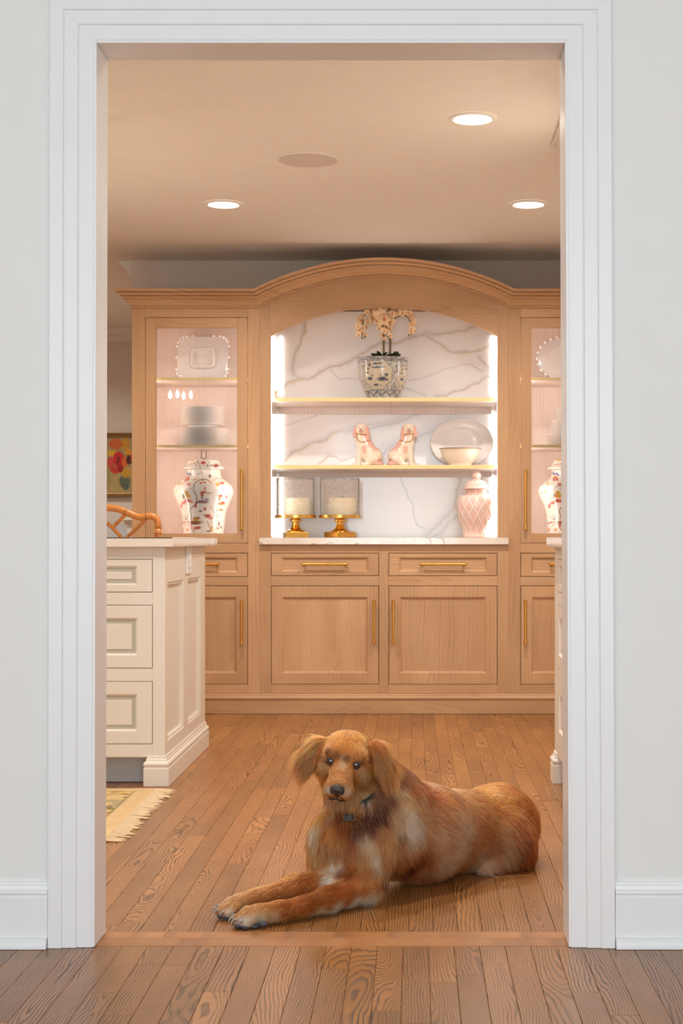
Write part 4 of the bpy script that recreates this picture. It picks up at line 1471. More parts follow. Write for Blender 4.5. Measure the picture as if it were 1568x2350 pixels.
painted_lathe('lid', jar, (jx, YG, Z_TOP), pr2, 160, lcol, M['pinkjar'], lambda T, Z: 0.0015 * lattice(T, Z * 1.2) * (Z > gz(1118)))

# --- floral temple jars
M['floral'] = painted('floral_porcelain', 0.2, coat=0.6)
def floral_feats():
    F = []
    br, rd, pk, ye, bl, gr, og, pu = (126, 90, 68), (190, 62, 46), (206, 122, 110), (214, 168, 48), (112, 132, 168), (92, 96, 58), (222, 132, 70), (150, 110, 130)
    ln = lambda pts, w, c: F.append(('line', pts, w * 0.75, c, 0.5))
    bb = lambda x, y, rx, ry, c: F.append(('blob', (x, y), (rx, ry), c, 0.35))
    ln([(940, 670), (900, 640), (820, 620), (740, 640), (670, 690), (645, 760), (640, 850), (680, 910), (705, 960), (700, 1040)], 26, br)
    ln([(700, 1040), (690, 1120), (620, 1160), (560, 1200), (545, 1260), (570, 1340), (560, 1420)], 24, br)
    ln([(210, 730), (310, 680), (350, 600)], 12, br); ln([(310, 680), (430, 720)], 12, br)
    ln([(700, 230), (690, 280), (600, 310), (480, 325)], 18, br); ln([(690, 290), (740, 340), (755, 410)], 16, br); ln([(850, 230), (920, 290), (860, 330), (810, 360)], 8, gr)
    ln([(590, 420), (600, 560)], 7, pu); ln([(1000, 460), (950, 560)], 8, br); ln([(1150, 600), (1060, 600), (990, 660)], 10, br)
    ln([(1330, 850), (1320, 930), (1260, 980)], 8, gr); ln([(1170, 1200), (1080, 1240), (1020, 1300), (980, 1400)], 12, br); ln([(940, 1160), (1000, 1210), (1020, 1300)], 9, gr)
    ln([(1100, 1350), (1020, 1350), (980, 1400), (960, 1560)], 9, gr); ln([(890, 1450), (930, 1560), (950, 1640)], 16, br); ln([(990, 1560), (960, 1640)], 10, gr)
    ln([(520, 1500), (560, 1590), (640, 1680)], 18, br)
    for a in (-60, -30, 0, 30, 60): ln([(455, 1430), (455 + a * 1.4, 1320 + abs(a) * 0.6)], 8, gr)
    for x, y, rx, ry, c in ((490, 510, 60, 24, bl), (450, 480, 16, 26, bl), (540, 540, 30, 12, bl), (480, 575, 40, 26, og), (450, 630, 22, 40, rd), (505, 620, 22, 40, rd),
                            (640, 630, 22, 18, og), (690, 615, 14, 14, og), (540, 730, 44, 34, pk), (590, 815, 16, 12, pk), (470, 770, 22, 10, pu), (780, 700, 30, 24, rd), (850, 690, 26, 22, rd), (805, 640, 16, 24, br),
                            (710, 515, 22, 10, gr), (780, 510, 22, 10, gr), (752, 475, 12, 18, og), (930, 560, 22, 40, br), (1100, 730, 36, 40, ye), (1170, 700, 40, 32, pk), (970, 690, 20, 26, ye),
                            (270, 855, 26, 16, ye), (210, 885, 24, 8, gr), (320, 720, 26, 20, ye), (500, 900, 44, 44, ye), (540, 960, 50, 34, ye), (470, 960, 40, 30, og), (430, 960, 20, 50, gr),
                            (840, 880, 60, 26, rd), (870, 820, 22, 40, og), (810, 930, 32, 50, rd), (940, 900, 50, 12, og), (810, 1000, 22, 26, bl), (1140, 950, 50, 26, rd), (1130, 1000, 22, 46, og), (1160, 1105, 60, 28, og), (1190, 1080, 30, 20, rd),
                            (500, 1050, 66, 36, rd), (570, 1050, 34, 34, pk), (420, 1090, 50, 30, pk), (360, 1150, 26, 46, pk), (600, 1080, 26, 20, og), (670, 1140, 26, 50, rd), (700, 1080, 40, 26, pu), (840, 1070, 90, 34, pu), (900, 1020, 40, 14, bl), (760, 1070, 40, 30, br),
                            (850, 1210, 26, 36, rd), (760, 1250, 36, 22, pu), (1150, 1230, 30, 20, og), (900, 1350, 60, 40, rd), (950, 1390, 34, 30, pk), (840, 1330, 30, 12, br), (1250, 970, 16, 40, pu),
                            (670, 1400, 70, 36, (176, 130, 60)), (720, 1380, 30, 16, br), (640, 1470, 150, 32, (150, 106, 40)), (640, 1500, 110, 20, br), (400, 1470, 26, 14, rd), (440, 1470, 14, 12, rd), (435, 1520, 12, 12, br), (360, 1490, 22, 14, pu),
                            (660, 1590, 60, 32, pk), (720, 1580, 44, 26, rd), (560, 1540, 26, 40, pk), (360, 1620, 26, 30, og), (480, 1620, 26, 22, og), (1100, 1500, 18, 40, pu), (1080, 1590, 20, 16, rd), (1135, 1570, 14, 26, pu), (910, 1650, 50, 14, br), (970, 1600, 16, 50, ye),
                            (800, 295, 50, 34, rd), (1040, 350, 50, 44, (150, 60, 50)), (560, 240, 40, 20, ye), (660, 340, 22, 16, gr), (960, 340, 30, 10, gr), (890, 350, 16, 30, gr)):
        bb(x, y, rx, ry, c)
    return F
FF = floral_feats()
def floral_cols(base_z, rpx):
    def f(T, Z, R_):
        Tm = (T + PI / 2) % PI - PI / 2
        py = CY - (Z + base_z - CAM_H) / KI
        zy = (py - 1030) * 8.71
        zx = 765 + np.sin(Tm) * (R_ / KI) * 8.71
        # unrolled so that marks keep their width near the sides
        return paint(np.stack([zx, zy], 1), FF, lin(244, 238, 228))
    return f
def temple_jar(pxc, label):
    x = (pxc - CX) * KI
    e = empty('temple_jar', (x, YI, Z_FL))
    tag(e, label, 'jar', 'floral temple jars')
    z = lambda py: CAM_H - (py - CY) * KI - Z_FL
    pr_ = smooth_prof([(46 * KI, 0.0008), (47 * KI, z(1223)), (48.5 * KI, z(1205)), (52 * KI, z(1176)), (61 * KI, z(1152)), (68 * KI, z(1136)), (69.7 * KI, z(1127)), (66 * KI, z(1116)), (55 * KI, z(1105)), (43 * KI, z(1096)), (39.5 * KI, z(1090)), (39 * KI, z(1083)), (39 * KI, z(1078.5))], 210)
    painted_lathe('body', e, (x, YI, Z_FL), pr_, 300, floral_cols(Z_FL, 69), M['floral'])
    pr_ = smooth_prof([(39.5 * KI, z(1078.2)), (46.5 * KI, z(1077.5)), (47.5 * KI, z(1074.5)), (45.5 * KI, z(1071.5)), (40.5 * KI, z(1068)), (37 * KI, z(1061)), (35 * KI, z(1057.5)), (31 * KI, z(1056)), (4 * KI, z(1055))], 70)
    ld = painted_lathe('lid', e, (x, YI, Z_FL), pr_, 200, floral_cols(Z_FL, 47), M['floral'])
    zb = Z_FL + z(1055)
    zt = Z_FL + z(1035)
    w = 5.5 * KI
    B().tube([(x, YI, zb - 0.001), (x, YI, zb + 0.006), (x - w, YI, zb + 0.009), (x - w, YI, zt), (x + w, YI, zt), (x + w, YI, zb + 0.009), (x, YI, zb + 0.006)], 0.0022, 6).done('finial', ld, M['dark'])
temple_jar(467.8, 'floral white temple jar behind the left glass door')
temple_jar(1305, 'floral white temple jar behind the right glass door, half hidden by the jamb')

# --- pressed glass: beaded platters and stacked plates
def pressed(name, amount, col, rough=0.08):
    m, nt, b = new_mat(name)
    n = N(nt)
    b.inputs['Base Color'].default_value = L4(col)
    b.inputs['Roughness'].default_value = rough
    b.inputs['Coat Weight'].default_value = 0.5
    tr = n.add('ShaderNodeBsdfTransparent')
    lw = n.add('ShaderNodeLayerWeight'); lw.inputs['Blend'].default_value = 0.35
    mx = n.add('ShaderNodeMixShader')
    n.put(mx.inputs[0], n.math('ADD', amount, n.math('MULTIPLY', lw.outputs['Facing'], 0.5), clamp=True))
    nt.links.new(tr.outputs[0], mx.inputs[1]); nt.links.new(b.outputs[0], mx.inputs[2])
    nt.links.new(mx.outputs[0], nt.nodes['Material Output'].inputs['Surface'])
    return m
M['pglass'] = pressed('pressed_clear_glass', 0.55, lin(242, 238, 236))
M['bead'] = pressed('glass_bead', 1.0, lin(250, 248, 246))
def beaded(pxc, pyc, hw, hh, p, nb, name, label, square):
    Y = 8.42
    k = Y / F_PX
    c = at(pxc, pyc, Y)
    c.z = Z_S1 + hh * k + 0.004
    e = empty(name, tuple(c))
    tag(e, label, 'platter')
    tilt = math.radians(-10)
    prof = [(0.002, 0.012), (0.46, 0.012), (0.50, 0.006), (0.54, 0.006), (0.92, -0.006), (0.95, -0.004), (0.54, 0.010), (0.46, 0.017), (0.002, 0.017)]
    b = B()
    b.grid(lean_dish(dish_rows(prof, hw * k, hh * k, 80, p), c, tilt), close_u=True)
    b.done('dish', e, M['pglass'], smooth=True, angle=None)
    if square:
        b = B()
        b.grid(lean_dish([[(q[0], q[1] - 0.008, q[2]) for q in r] for r in dish_rows([(0.44, 0.014), (0.44, -0.004), (0.40, -0.008), (0.36, -0.004), (0.34, 0.008)], hw * k, hh * k, 64, 6.0)], c, tilt), close_u=True)
        b.done('raised_square', e, M['pglass'], smooth=True, angle=None)
    rows = lean_dish(dish_rows([(0.97, -0.006)], hw * k, hh * k, nb, p), c, tilt)
    for q in rows[0]:
        B().sphere(tuple(q), 0.0085, 10, 7).done('bead', e, M['bead'], smooth=True, angle=None)
beaded(466, 808, 62, 54, 4.5, 26, 'beaded_platter', 'square clear glass platter with a beaded edge standing in the left cupboard', True)
beaded(1287, 812, 56, 52, 2.0, 22, 'beaded_platter', 'round glass plate with a beaded edge standing in the right cupboard', False)

M['plateglass'] = plain('stacked_plate_glass', lin(246, 238, 231), 0.2, var=0.03, coat=0.25)
PLM = {}
def plate(x, z, half, label, group):
    key = round(half, 1)
    k = KI
    if key not in PLM:
        r = half * k
        o = B().lathe((x, YI, z), [(0.001, 0.0), (r * 0.62, 0.0), (r * 0.72, 0.0012), (r, 0.0044), (r, 0.0058), (r * 0.97, 0.0058), (r * 0.70, 0.003), (r * 0.6, 0.0018), (0.001, 0.0018)], 48).done('dinner_plate', None, M['plateglass'], smooth=True, angle=None, origin=(x, YI, z))
        PLM[key] = o.data
    else:
        o = bpy.data.objects.new('dinner_plate', PLM[key])
        COL.objects.link(o)
        o.location = (x, YI, z)
    o.rotation_euler = (0, 0, rnd.uniform(0, 6))
    tag(o, label, 'plate', group)
ORD = ['bottom', 'second', 'third', 'fourth', 'fifth', 'sixth', 'seventh', 'eighth', 'ninth', 'tenth', 'eleventh', 'twelfth', 'thirteenth', 'fourteenth']
def stack(x, z, half, n, pitch, what, group):
    for i in range(n):
        which = 'bottom' if i == 0 else 'topmost' if i == n - 1 else ORD[i]
        tail = '' if i in (0, n - 1) else ' counted from the bottom'
        plate(x, z, half, which + ' ' + what + tail, group)
        z += pitch
    return z
z = stack((467 - CX) * KI, Z_S2 + 0.0004, 59.5, 14, 0.0066, 'glass plate of the wide stack in the left cupboard', 'wide glass plates in the left cupboard')
bc_ = ((465 - CX) * KI, YI, z + 0.0006)
tag(B().lathe(bc_, smooth_prof([(0.05, 0.0), (0.055, 0.001), (0.075, 0.010), (0.087, 0.0185), (0.085, 0.019), (0.07, 0.011), (0.05, 0.004), (0.002, 0.0035)], 30), 44).done('shallow_bowl', None, M['porcelain'], smooth=True, angle=None), 'white shallow bowl between the two glass plate stacks', 'bowl')
z += 0.0206
stack((465.5 - CX) * KI, z, 51.5, 13, 0.0073, 'glass plate of the narrow stack in the left cupboard', 'narrow glass plates in the left cupboard')
xr = (1316 - CX) * KI
z = stack(xr, Z_S2 + 0.0004, 60.0, 9, 0.0072, 'glass plate of the widest tier in the right cupboard', 'widest tier of plates in the right cupboard')
z = stack(xr, z, 51.0, 10, 0.0072, 'glass plate of the middle tier in the right cupboard', 'middle tier of plates in the right cupboard')
stack(xr, z, 44.0, 9, 0.0072, 'glass plate of the smallest tier in the right cupboard', 'smallest tier of plates in the right cupboard')
# ---------------------------------------------------------------- cream island
IX, IF, IB = -0.9195, 5.76, 6.862       # right face, front face, back face
IL = -2.55
island = empty('kitchen_island', ((IX + IL) / 2, (IF + IB) / 2, 0))
tag(island, 'cream painted island with drawers and a panelled end', 'cabinet')
si = IF / F_PX
ix = lambda p: (p - CX) * si
iz = lambda p: CAM_H - (p - CY) * si
ZC = 0.8845
# front face: frame with three drawer openings per bank
DR = ((1282.5, 1359.5), (1388, 1534), (1563, 1708))
zbot = iz(1737)
bank_w = 0.56
xr_ = ix(350.5)
banks = [(xr_ - bank_w, xr_), (xr_ - bank_w - 0.05 - bank_w, xr_ - bank_w - 0.05)]
b = B()
T = 0.022
b.box(xr_, IX, IF, IF + T, zbot, ZC, bev=0.001)
b.done('front_stile', island, M['cream'])
B().box(banks[0][0] - 0.05, banks[0][0], IF, IF + T, zbot, ZC, bev=0.001).done('front_stile', island, M['cream'])
B().box(IL, banks[1][0], IF, IF + T, zbot, ZC, bev=0.001).done('front_stile', island, M['cream'])
for a, c in banks:
    tops = [ZC] + [iz(d[1]) for d in DR]
    bots = [iz(d[0]) for d in DR] + [zbot]
    for t, u in zip(tops, bots):
        B().box(a, c, IF, IF + T, u, t).done('front_rail', island, M['cream'])
    B().box(a - 0.01, c + 0.01, IF + T + 0.002, IF + T + 0.006, zbot + 0.01, ZC - 0.01).done('reveal_backing', island, M['gap'])

def panel_front(name, parent, to3, w, h, bx, by, mats):
    """drawer front: flat frame, moulded edge, sunk glazed band, flat field; to3(u, v, d) maps to world, d = depth into the cabinet"""
    g = 0.0022
    def ring(i, j, d): return [to3(g + i, g + j, d), to3(w - g - i, g + j, d), to3(w - g - i, h - g - j, d), to3(g + i, h - g - j, d)]
    b = B()
    b.grid([ring(0, 0, 0.02), ring(0, 0, 0.001), ring(0.001, 0.001, 0), ring(bx, by, 0), ring(bx + 0.002, by + 0.002, 0.002), ring(bx + 0.006, by + 0.006, 0.0045), ring(bx + 0.007, by + 0.007, 0.008), ring(bx + 0.008, by + 0.008, 0.0085)], close_u=True)
    o = b.done(name, parent, mats[0])
    b = B()
    b.grid([ring(bx + 0.007, by + 0.007, 0.0083), ring(bx + 0.022, by + 0.022, 0.0090)], close_u=True)
    b.done('glazed_band', o, mats[1])
    b = B()
    rr = [ring(bx + 0.0218, by + 0.0218, 0.0095), ring(bx + 0.0218, by + 0.0218, 0.0070), ring(bx + 0.023, by + 0.023, 0.0060)]
    vr = b.grid(rr, close_u=True)
    b.bm.faces.new(vr[-1])
    b.done('field', o, mats[0])
    return o
for bi, (a, c) in enumerate(banks[:1]):
    for (t, u), by in zip(DR, (0.024, 0.046, 0.046)):
        z0 = iz(u)
        panel_front('drawer', island, lambda p, q, d, a=a, z0=z0: (a + p, IF + d, z0 + q), c - a, iz(t) - iz(u), 0.054, by, (M['cream'], M['glaze']))
# the hidden bank keeps plain fronts of the same kind
for (t, u), by in zip(DR, (0.024, 0.046, 0.046)):
    a, c = banks[1]
    z0 = iz(u)
    panel_front('drawer', island, lambda p, q, d, a=a, z0=z0: (a + p, IF + d, z0 + q), c - a, iz(t) - iz(u), 0.054, by, (M['cream'], M['glaze']))

# panelled right end: stiles, rails and two sunk panels
zp0, zp1 = 0.160, 0.752
ys = [IF + T, 5.816, 6.227, 6.342, 6.715, IB]
for y0, y1 in ((ys[0], ys[1]), (ys[2], ys[3]), (ys[4], ys[5])):
    B().box(IX - 0.02, IX, y0, y1, 0.10, ZC, bev=0.0008).done('end_stile', island, M['cream'])
for y0, y1 in ((ys[1], ys[2]), (ys[3], ys[4])):
    B().box(IX - 0.02, IX, y0, y1, zp1, ZC).done('end_rail', island, M['cream'])
    B().box(IX - 0.02, IX, y0, y1, 0.10, zp0).done('end_rail', island, M['cream'])
    def ring(i, x): return [(x, y0 + i, zp0 + i), (x, y1 - i, zp0 + i), (x, y1 - i, zp1 - i), (x, y0 + i, zp1 - i)]
    b = B()
    vr = b.grid([ring(0, IX - 0.0005), ring(0.004, IX - 0.003), ring(0.012, IX - 0.005), ring(0.013, IX - 0.014), ring(0.016, IX - 0.015)], close_u=True)
    b.bm.faces.new(vr[-1])
    b.done('sunk_panel', island, M['cream'])
B().box(IL, IX - 0.022, IF + T + 0.008, IB, 0.10, ZC - 0.001).done('carcass', island, M['cream'])
# toe kick with its own little strip, corner base block, base moulding along the end
B().box(IL, ix(340), 5.862, 5.88, 0.001, zbot).box(IL, ix(340), 5.853, 5.8618, 0.001, 0.028, bev=0.002).done('toe_kick', island, M['toekick'])
BP = [(0, 0.001), (0.0155, 0.001), (0.0155, 0.066), (0.0135, 0.068), (0.0125, 0.072), (0.0155, 0.077), (0.0160, 0.084), (0.0125, 0.090), (0.0080, 0.093), (0.0075, 0.098), (0.0045, 0.104), (0.004, 0.111), (0, 0.112)]
xa = ix(333) 
b = B()
# mitred: from the inner end of the corner block, along the front, then along the end to the back
fr = [(Vector((xa + 0.012, 5.86, 0)), Vector((-1, 0, 0)), Vector((0, 0, 1))), (Vector((xa + 0.012, IF, 0)), Vector((-1, -1, 0)), Vector((0, 0, 1))), (Vector((IX, IF, 0)), Vector((1, -1, 0)), Vector((0, 0, 1))), (Vector((IX, IB, 0)), Vector((1, 1, 0)), Vector((0, 0, 1))), (Vector((IL, IB, 0)), Vector((0, 1, 0)), Vector((0, 0, 1)))]
b.ribbon(fr, BP)
b.done('base_moulding', island, M['cream'])
B().box(xa + 0.012, IX - 0.0005, IF + 0.0005, 5.86, 0.001, zbot - 0.0005).done('corner_block', island, M['cream'])

def marble_box(name, x0, x1, y0, y1, z0, z1, label, seed, chips=None):
    e = empty(name, ((x0 + x1) / 2, (y0 + y1) / 2, z0))
    tag(e, label, 'countertop')
    nx = max(8, int((x1 - x0) / 0.006)); ny = max(8, int((y1 - y0) / 0.012)); nz = 8
    marble_grid('front_edge', e, (x0, y0, z0), (x1 - x0, 0, 0), (0, 0, z1 - z0), nx, nz, (0, 0.004, 0), None, seed)
    marble_grid('side_edge', e, (x1, y0 + 0.0001, z0), (0, y1 - y0, 0), (0, 0, z1 - z0), ny * 2, nz, (-0.004, 0, 0), None, seed)
    marble_grid('side_edge', e, (x0, y0 + 0.0001, z0), (0, y1 - y0, 0), (0, 0, z1 - z0), ny * 2, nz, (0.004, 0, 0), None, seed)
    marble_grid('top_face', e, (x0, y0, z1), (x1 - x0, 0, 0), (0, y1 - y0, 0), nx // 2, ny, (0, 0, -0.004), None, seed)
    B().box(x0 + 0.002, x1 - 0.002, y0 + 0.002, y1, z0 + 0.0003, z1 - 0.002).done('slab', e, plain('marble_core', lin(236, 224, 210), 0.25))
marble_box('marble_island_top', IL - 0.03, -0.884, 5.722, 7.0, 0.885, 0.9195, 'veined marble top of the cream island', 91)

# outlet on the island end
e = empty('power_outlet', (IX, 6.34, 0.828))
tag(e, 'white wall outlet on the end of the cream island', 'outlet')
B().box(IX + 0.0004, IX + 0.007, 6.275, 6.41, 0.772, 0.884, bev=0.002, seg=2).done('cover_plate', e, M['white'])
for yy in (6.318, 6.366):
    B().box(IX + 0.0072, IX + 0.0100, yy - 0.016, yy + 0.016, 0.795, 0.861, bev=0.0015).done('socket', e, M['white'])
# ---------------------------------------------------------------- cream base cabinet on the right
RX = 0.535
cab = empty('base_cabinet', (RX + 0.3, 4.8, 0))
tag(cab, 'cream drawer cabinet beside the right jamb of the opening', 'cabinet')
YF = 5.915
B().box(RX + 0.03, 1.195, 3.70, YF - 0.002, 0.11, ZC - 0.001).done('carcass', cab, M['cream'])
B().box(RX, RX + 0.022, 5.812, YF, 0.108, ZC, bev=0.001).done('front_stile', cab, M['cream'])
yb = 5.812 - 0.5
tops = [ZC] + [iz(d[1]) for d in DR]
bots = [iz(d[0]) for d in DR] + [0.108]
for k in range(3):
    y1 = 5.812 - k * 0.55; y0 = y1 - 0.5
    for t, u in zip(tops, bots):
        B().box(RX, RX + 0.022, y0, y1, u, t).done('front_rail', cab, M['cream'])
    B().box(RX, RX + 0.022, y0 - 0.05, y0, 0.108, ZC).done('front_stile', cab, M['cream'])
    for (t, u), by in zip(DR, (0.024, 0.046, 0.046)):
        z0 = iz(u)
        panel_front('drawer', cab, lambda p, q, d, y0=y0, z0=z0: (RX + d, y0 + p, z0 + q), y1 - y0, iz(t) - iz(u), 0.054, by, (M['cream'], M['glaze']))
B().box(RX + 0.095, RX + 0.11, 3.70, 5.82, 0.001, 0.108).done('toe_kick', cab, M['toekick'])
b = B()
Z1 = Vector((0, 0, 1))
b.ribbon([(Vector((RX + 0.09, 5.826, 0)), Vector((0, -1, 0)), Z1), (Vector((RX, 5.826, 0)), Vector((-1, -1, 0)), Z1), (Vector((RX, YF, 0)), Vector((-1, 1, 0)), Z1), (Vector((1.19, YF, 0)), Vector((0, 1, 0)), Z1)], BP)
b.done('base_moulding', cab, M['cream'])
B().box(RX + 0.0005, RX + 0.09, 5.8265, YF - 0.001, 0.001, 0.1075).done('corner_block', cab, M['cream'])
marble_box('marble_counter', 0.507, 1.197, 3.66, 5.955, 0.885, 0.9195, 'marble counter edge beside the right jamb', 95)

# tall upper cabinet above it, only its crown tip shows
up = empty('wall_cabinet', (0.9, 4.8, 1.45))
tag(up, 'cream wall cabinet with crown moulding at the ceiling beside the right jamb', 'cabinet')
B().box(0.63, 1.195, 3.72, 5.93, 1.45, CEIL - 0.002, bev=0.001).done('body', up, M['cream'])
CR2 = [(o * 1.26, z * 1.15 - 0.001) for o, z in CR]
b = B()
b.ribbon([(Vector((0.6295, 3.72, CEIL)), Vector((-1, 0, 0)), Z1), (Vector((0.6295, 5.931, CEIL)), Vector((-1, 1, 0)), Z1), (Vector((1.19, 5.931, CEIL)), Vector((0, 1, 0)), Z1)], CR2)
b.done('crown_moulding', up, M['cream'])
for k in range(4):
    y1 = 5.90 - k * 0.54
    b = B()
    x_ = 0.6298
    def ring(i, d): return [(x_ - d, y1 - 0.5 + i, 1.47 + i), (x_ - d, y1 - i, 1.47 + i), (x_ - d, y1 - i, 2.28 - i), (x_ - d, y1 - 0.5 + i, 2.28 - i)]
    vr = b.grid([ring(0, 0), ring(0, 0.018), ring(0.06, 0.018), ring(0.066, 0.010)], close_u=True)
    b.bm.faces.new(vr[-1])
    b.done('cabinet_door', up, M['cream'])

# ---------------------------------------------------------------- bamboo counter stool behind the island
M['bamboo'] = plain('honey_bamboo', lin(196, 122, 52), 0.3, var=0.18, nscale=18, coat=0.3)
M['bambood'] = plain('bamboo_node', lin(130, 74, 32), 0.4, var=0.15)
M['cushion'] = plain('cream_seat_cushion', lin(226, 214, 194), 0.85, var=0.04, bump=0.3)
YSt = 7.22
ks = YSt / F_PX
scx = (245 - CX) * ks
stool = empty('bamboo_stool', (scx, YSt - 0.2, 0))
tag(stool, 'honey bamboo counter stool with a lattice back behind the island', 'stool')
def bx_(px): return (px - CX) * ks
def bz_(py): return CAM_H - (py - CY) * ks
def bamboo(name, pts, r, nodes=()):
    P = cr3(pts, 40) if len(pts) > 2 else [Vector(pts[0]).lerp(Vector(pts[1]), i / 12) for i in range(13)]
    o = B().tube(P, r, 14).done(name, stool, M['bamboo'], smooth=True, angle=None)
    for t in nodes:
        i = min(int(t * (len(P) - 1)), len(P) - 2)
        d = (P[i + 1] - P[i]).normalized()
        c = P[i].lerp(P[i + 1], t * (len(P) - 1) - i)
        for s_ in (-0.004, 0.004):
            B().tube([c + d * (s_ - 0.0016), c + d * s_, c + d * (s_ + 0.0016)], [r * 1.01, r * 1.09, r * 1.01], 14).done('node', o, M['bambood'] if s_ > 0 else M['bamboo'], smooth=True)
    return o
half = [(245, 1165.5), (263.8, 1166.5), (279.3, 1170.7), (293.6, 1176.7), (311.5, 1184.4), (325.8, 1187), (344.9, 1184.3), (356.5, 1188), (362.3, 1198), (362.8, 1215)]
mir = lambda p: (490 - p[0], p[1])
full = [mir(p) for p in half[::-1]][:-1] + half
bamboo('top_rail', [(bx_(x), YSt, bz_(y)) for x, y in full], 0.0155, (0.18, 0.35, 0.65, 0.82))
for sgn in (-1, 1):
    x = bx_(362.8) if sgn > 0 else bx_(490 - 362.8)
    bamboo('back_leg', [(x, YSt, bz_(1214)), (x, YSt, 0.62), (x + sgn * 0.01, YSt + 0.03, 0.001)], 0.0160, (0.02, 0.25, 0.5, 0.75))
    bamboo('front_leg', [(x, YSt - 0.31, 0.66), (x + sgn * 0.005, YSt - 0.32, 0.001)], 0.0160, (0.3, 0.65))
    bamboo('side_stretcher', [(x, YSt, 0.25), (x, YSt - 0.31, 0.25)], 0.010, (0.5,))
    bamboo('seat_rail', [(x, YSt, 0.63), (x, YSt - 0.31, 0.63)], 0.013, (0.5,))
for y_, z_ in ((YSt - 0.31, 0.22), (YSt, 0.30), (YSt - 0.31, 0.63), (YSt, 0.63), (YSt, 0.74)):
    bamboo('stretcher', [(bx_(490 - 362.8), y_, z_), (bx_(362.8), y_, z_)], 0.011, (0.33, 0.67))
M2 = [((287.7, 1181), (258, 1211)), ((258, 1211), (296, 1252)), ((334, 1193), (275, 1249)), ((258, 1211), (245, 1200))]
for a, c in M2:
    bamboo('lattice_bar', [(bx_(a[0]), YSt, bz_(a[1])), (bx_(c[0]), YSt, bz_(c[1]))], 0.0085, (0.62,))
    a, c = mir(a), mir(c)
    bamboo('lattice_bar', [(bx_(a[0]), YSt, bz_(a[1])), (bx_(c[0]), YSt, bz_(c[1]))], 0.0085, (0.62,))
B().box(bx_(490 - 360), bx_(360), YSt - 0.32, YSt - 0.02, 0.645, 0.70, bev=0.02, seg=3).done('seat', stool, M['cushion'], smooth=True)

# ---------------------------------------------------------------- fringed rug before the island
M['rug'] = painted('faded_wool_rug', 0.95, bump=0.7, spec=0.1)
rx0, rx1, ry0, ry1 = -2.25, -0.935, 4.69, 5.665
rug = empty('fringed_rug', ((rx0 + rx1) / 2, (ry0 + ry1) / 2, 0.001))
tag(rug, 'faded gold and cream rug with a fringed end in front of the island', 'rug')
nu, nv = 420, 320
U, V = np.meshgrid(np.linspace(rx0, rx1, nu), np.linspace(ry0, ry1, nv))
P2 = np.stack([U.ravel(), V.ravel()], 1)
Zr = 0.006 + 0.0012 * vnoise(P2, 60, 3)
edge = np.minimum(rx1 - P2[:, 0], np.minimum(P2[:, 1] - ry0, ry1 - P2[:, 1]))
base = np.tile(np.asarray(lin(206, 176, 124)), (len(P2), 1))
w_ = P2 + 0.05 * np.stack([vnoise(P2, 12, 8), vnoise(P2, 12, 9)], 1)
def mixc(C, m, rgb, a=1.0):
    m = (np.clip(m, 0, 1) * a)[:, None]
    return C * (1 - m) + np.asarray(lin(*rgb)) * m
n1, n2, n3 = vnoise(w_, 16, 1), vnoise(w_, 24, 2), vnoise(w_, 34, 3)
Cr = mixc(base, smooth01((n1 - 0.58) / 0.08), (222, 176, 96), 0.7)
Cr = mixc(Cr, smooth01((n2 - 0.66) / 0.06), (150, 142, 120), 0.7)
Cr = mixc(Cr, smooth01((n3 - 0.72) / 0.05), (116, 100, 74), 0.8)
Cr = mixc(Cr, smooth01((vnoise(w_, 14, 6) - 0.72) / 0.06), (216, 150, 110), 0.6)
Cr = mixc(Cr, smooth01((0.20 - edge) / 0.012) * smooth01((edge - 0.155) / 0.012), (196, 176, 136), 0.5)
for d_, w2 in ((0.070, 0.004), (0.165, 0.0035), (0.215, 0.003)):
    Cr = mixc(Cr, smooth01(1.5 - np.abs(edge + 0.004 * (vnoise(P2, 50, 12) - .5) - d_) / w2), (150, 128, 84), 0.8)
Cr = mixc(Cr, smooth01((0.066 - edge) / 0.004), (210, 180, 136), 0.9)
Cr = mixc(Cr, smooth01(1.4 - np.abs(edge - 0.030) / 0.003), (206, 170, 126), 0.6)
Cr *= (0.9 + 0.2 * vnoise(P2, 300, 5))[:, None]
P3 = np.stack([P2[:, 0], P2[:, 1], Zr + 0.001], 1)
q = grid_quads(nv, nu)
n0 = len(P3)
# a skirt down to the floor
bd = np.concatenate([np.arange(nu), np.arange(1, nv) * nu + nu - 1, (nv - 1) * nu + np.arange(nu - 2, -1, -1), np.arange(nv - 2, 0, -1) * nu])
low = P3[bd].copy(); low[:, 2] = 0.001
kk = np.arange(len(bd)); k2 = (kk + 1) % len(bd)
sk = np.stack([bd[kk], n0 + kk, n0 + k2, bd[k2]], 1)
mesh_np('pile', np.vstack([P3, low]), np.vstack([q, sk]), rug, M['rug'], color=np.vstack([Cr, Cr[bd]]))
M['fringe'] = plain('cream_wool_fringe', lin(222, 198, 160), 0.95, var=0.12, nscale=60)
fr_rng = random.Random(5)
y = ry0 + 0.006
while y < ry1 - 0.004:
    b = B()
    L = fr_rng.uniform(0.045, 0.075)
    sw = fr_rng.uniform(-0.018, 0.010)
    for s_ in range(5):
        o1 = fr_rng.uniform(-0.004, 0.004); o2 = fr_rng.uniform(-0.011, 0.011)
        l2 = L * fr_rng.uniform(0.75, 1.1)
        b.tube([(rx1 - 0.004, y + o1 * 0.6, 0.006), (rx1 + l2 * 0.35, y + o1 + sw * 0.2, 0.005), (rx1 + l2 * 0.7, y + o1 + o2 * 0.5 + sw * 0.6, 0.0035), (rx1 + l2, y + o1 + o2 + sw, 0.0022)], [0.0024, 0.0026, 0.0022, 0.0010], 5)
    b.done('tassel', rug, M['fringe'], smooth=True)
    y += fr_rng.uniform(0.014, 0.019)

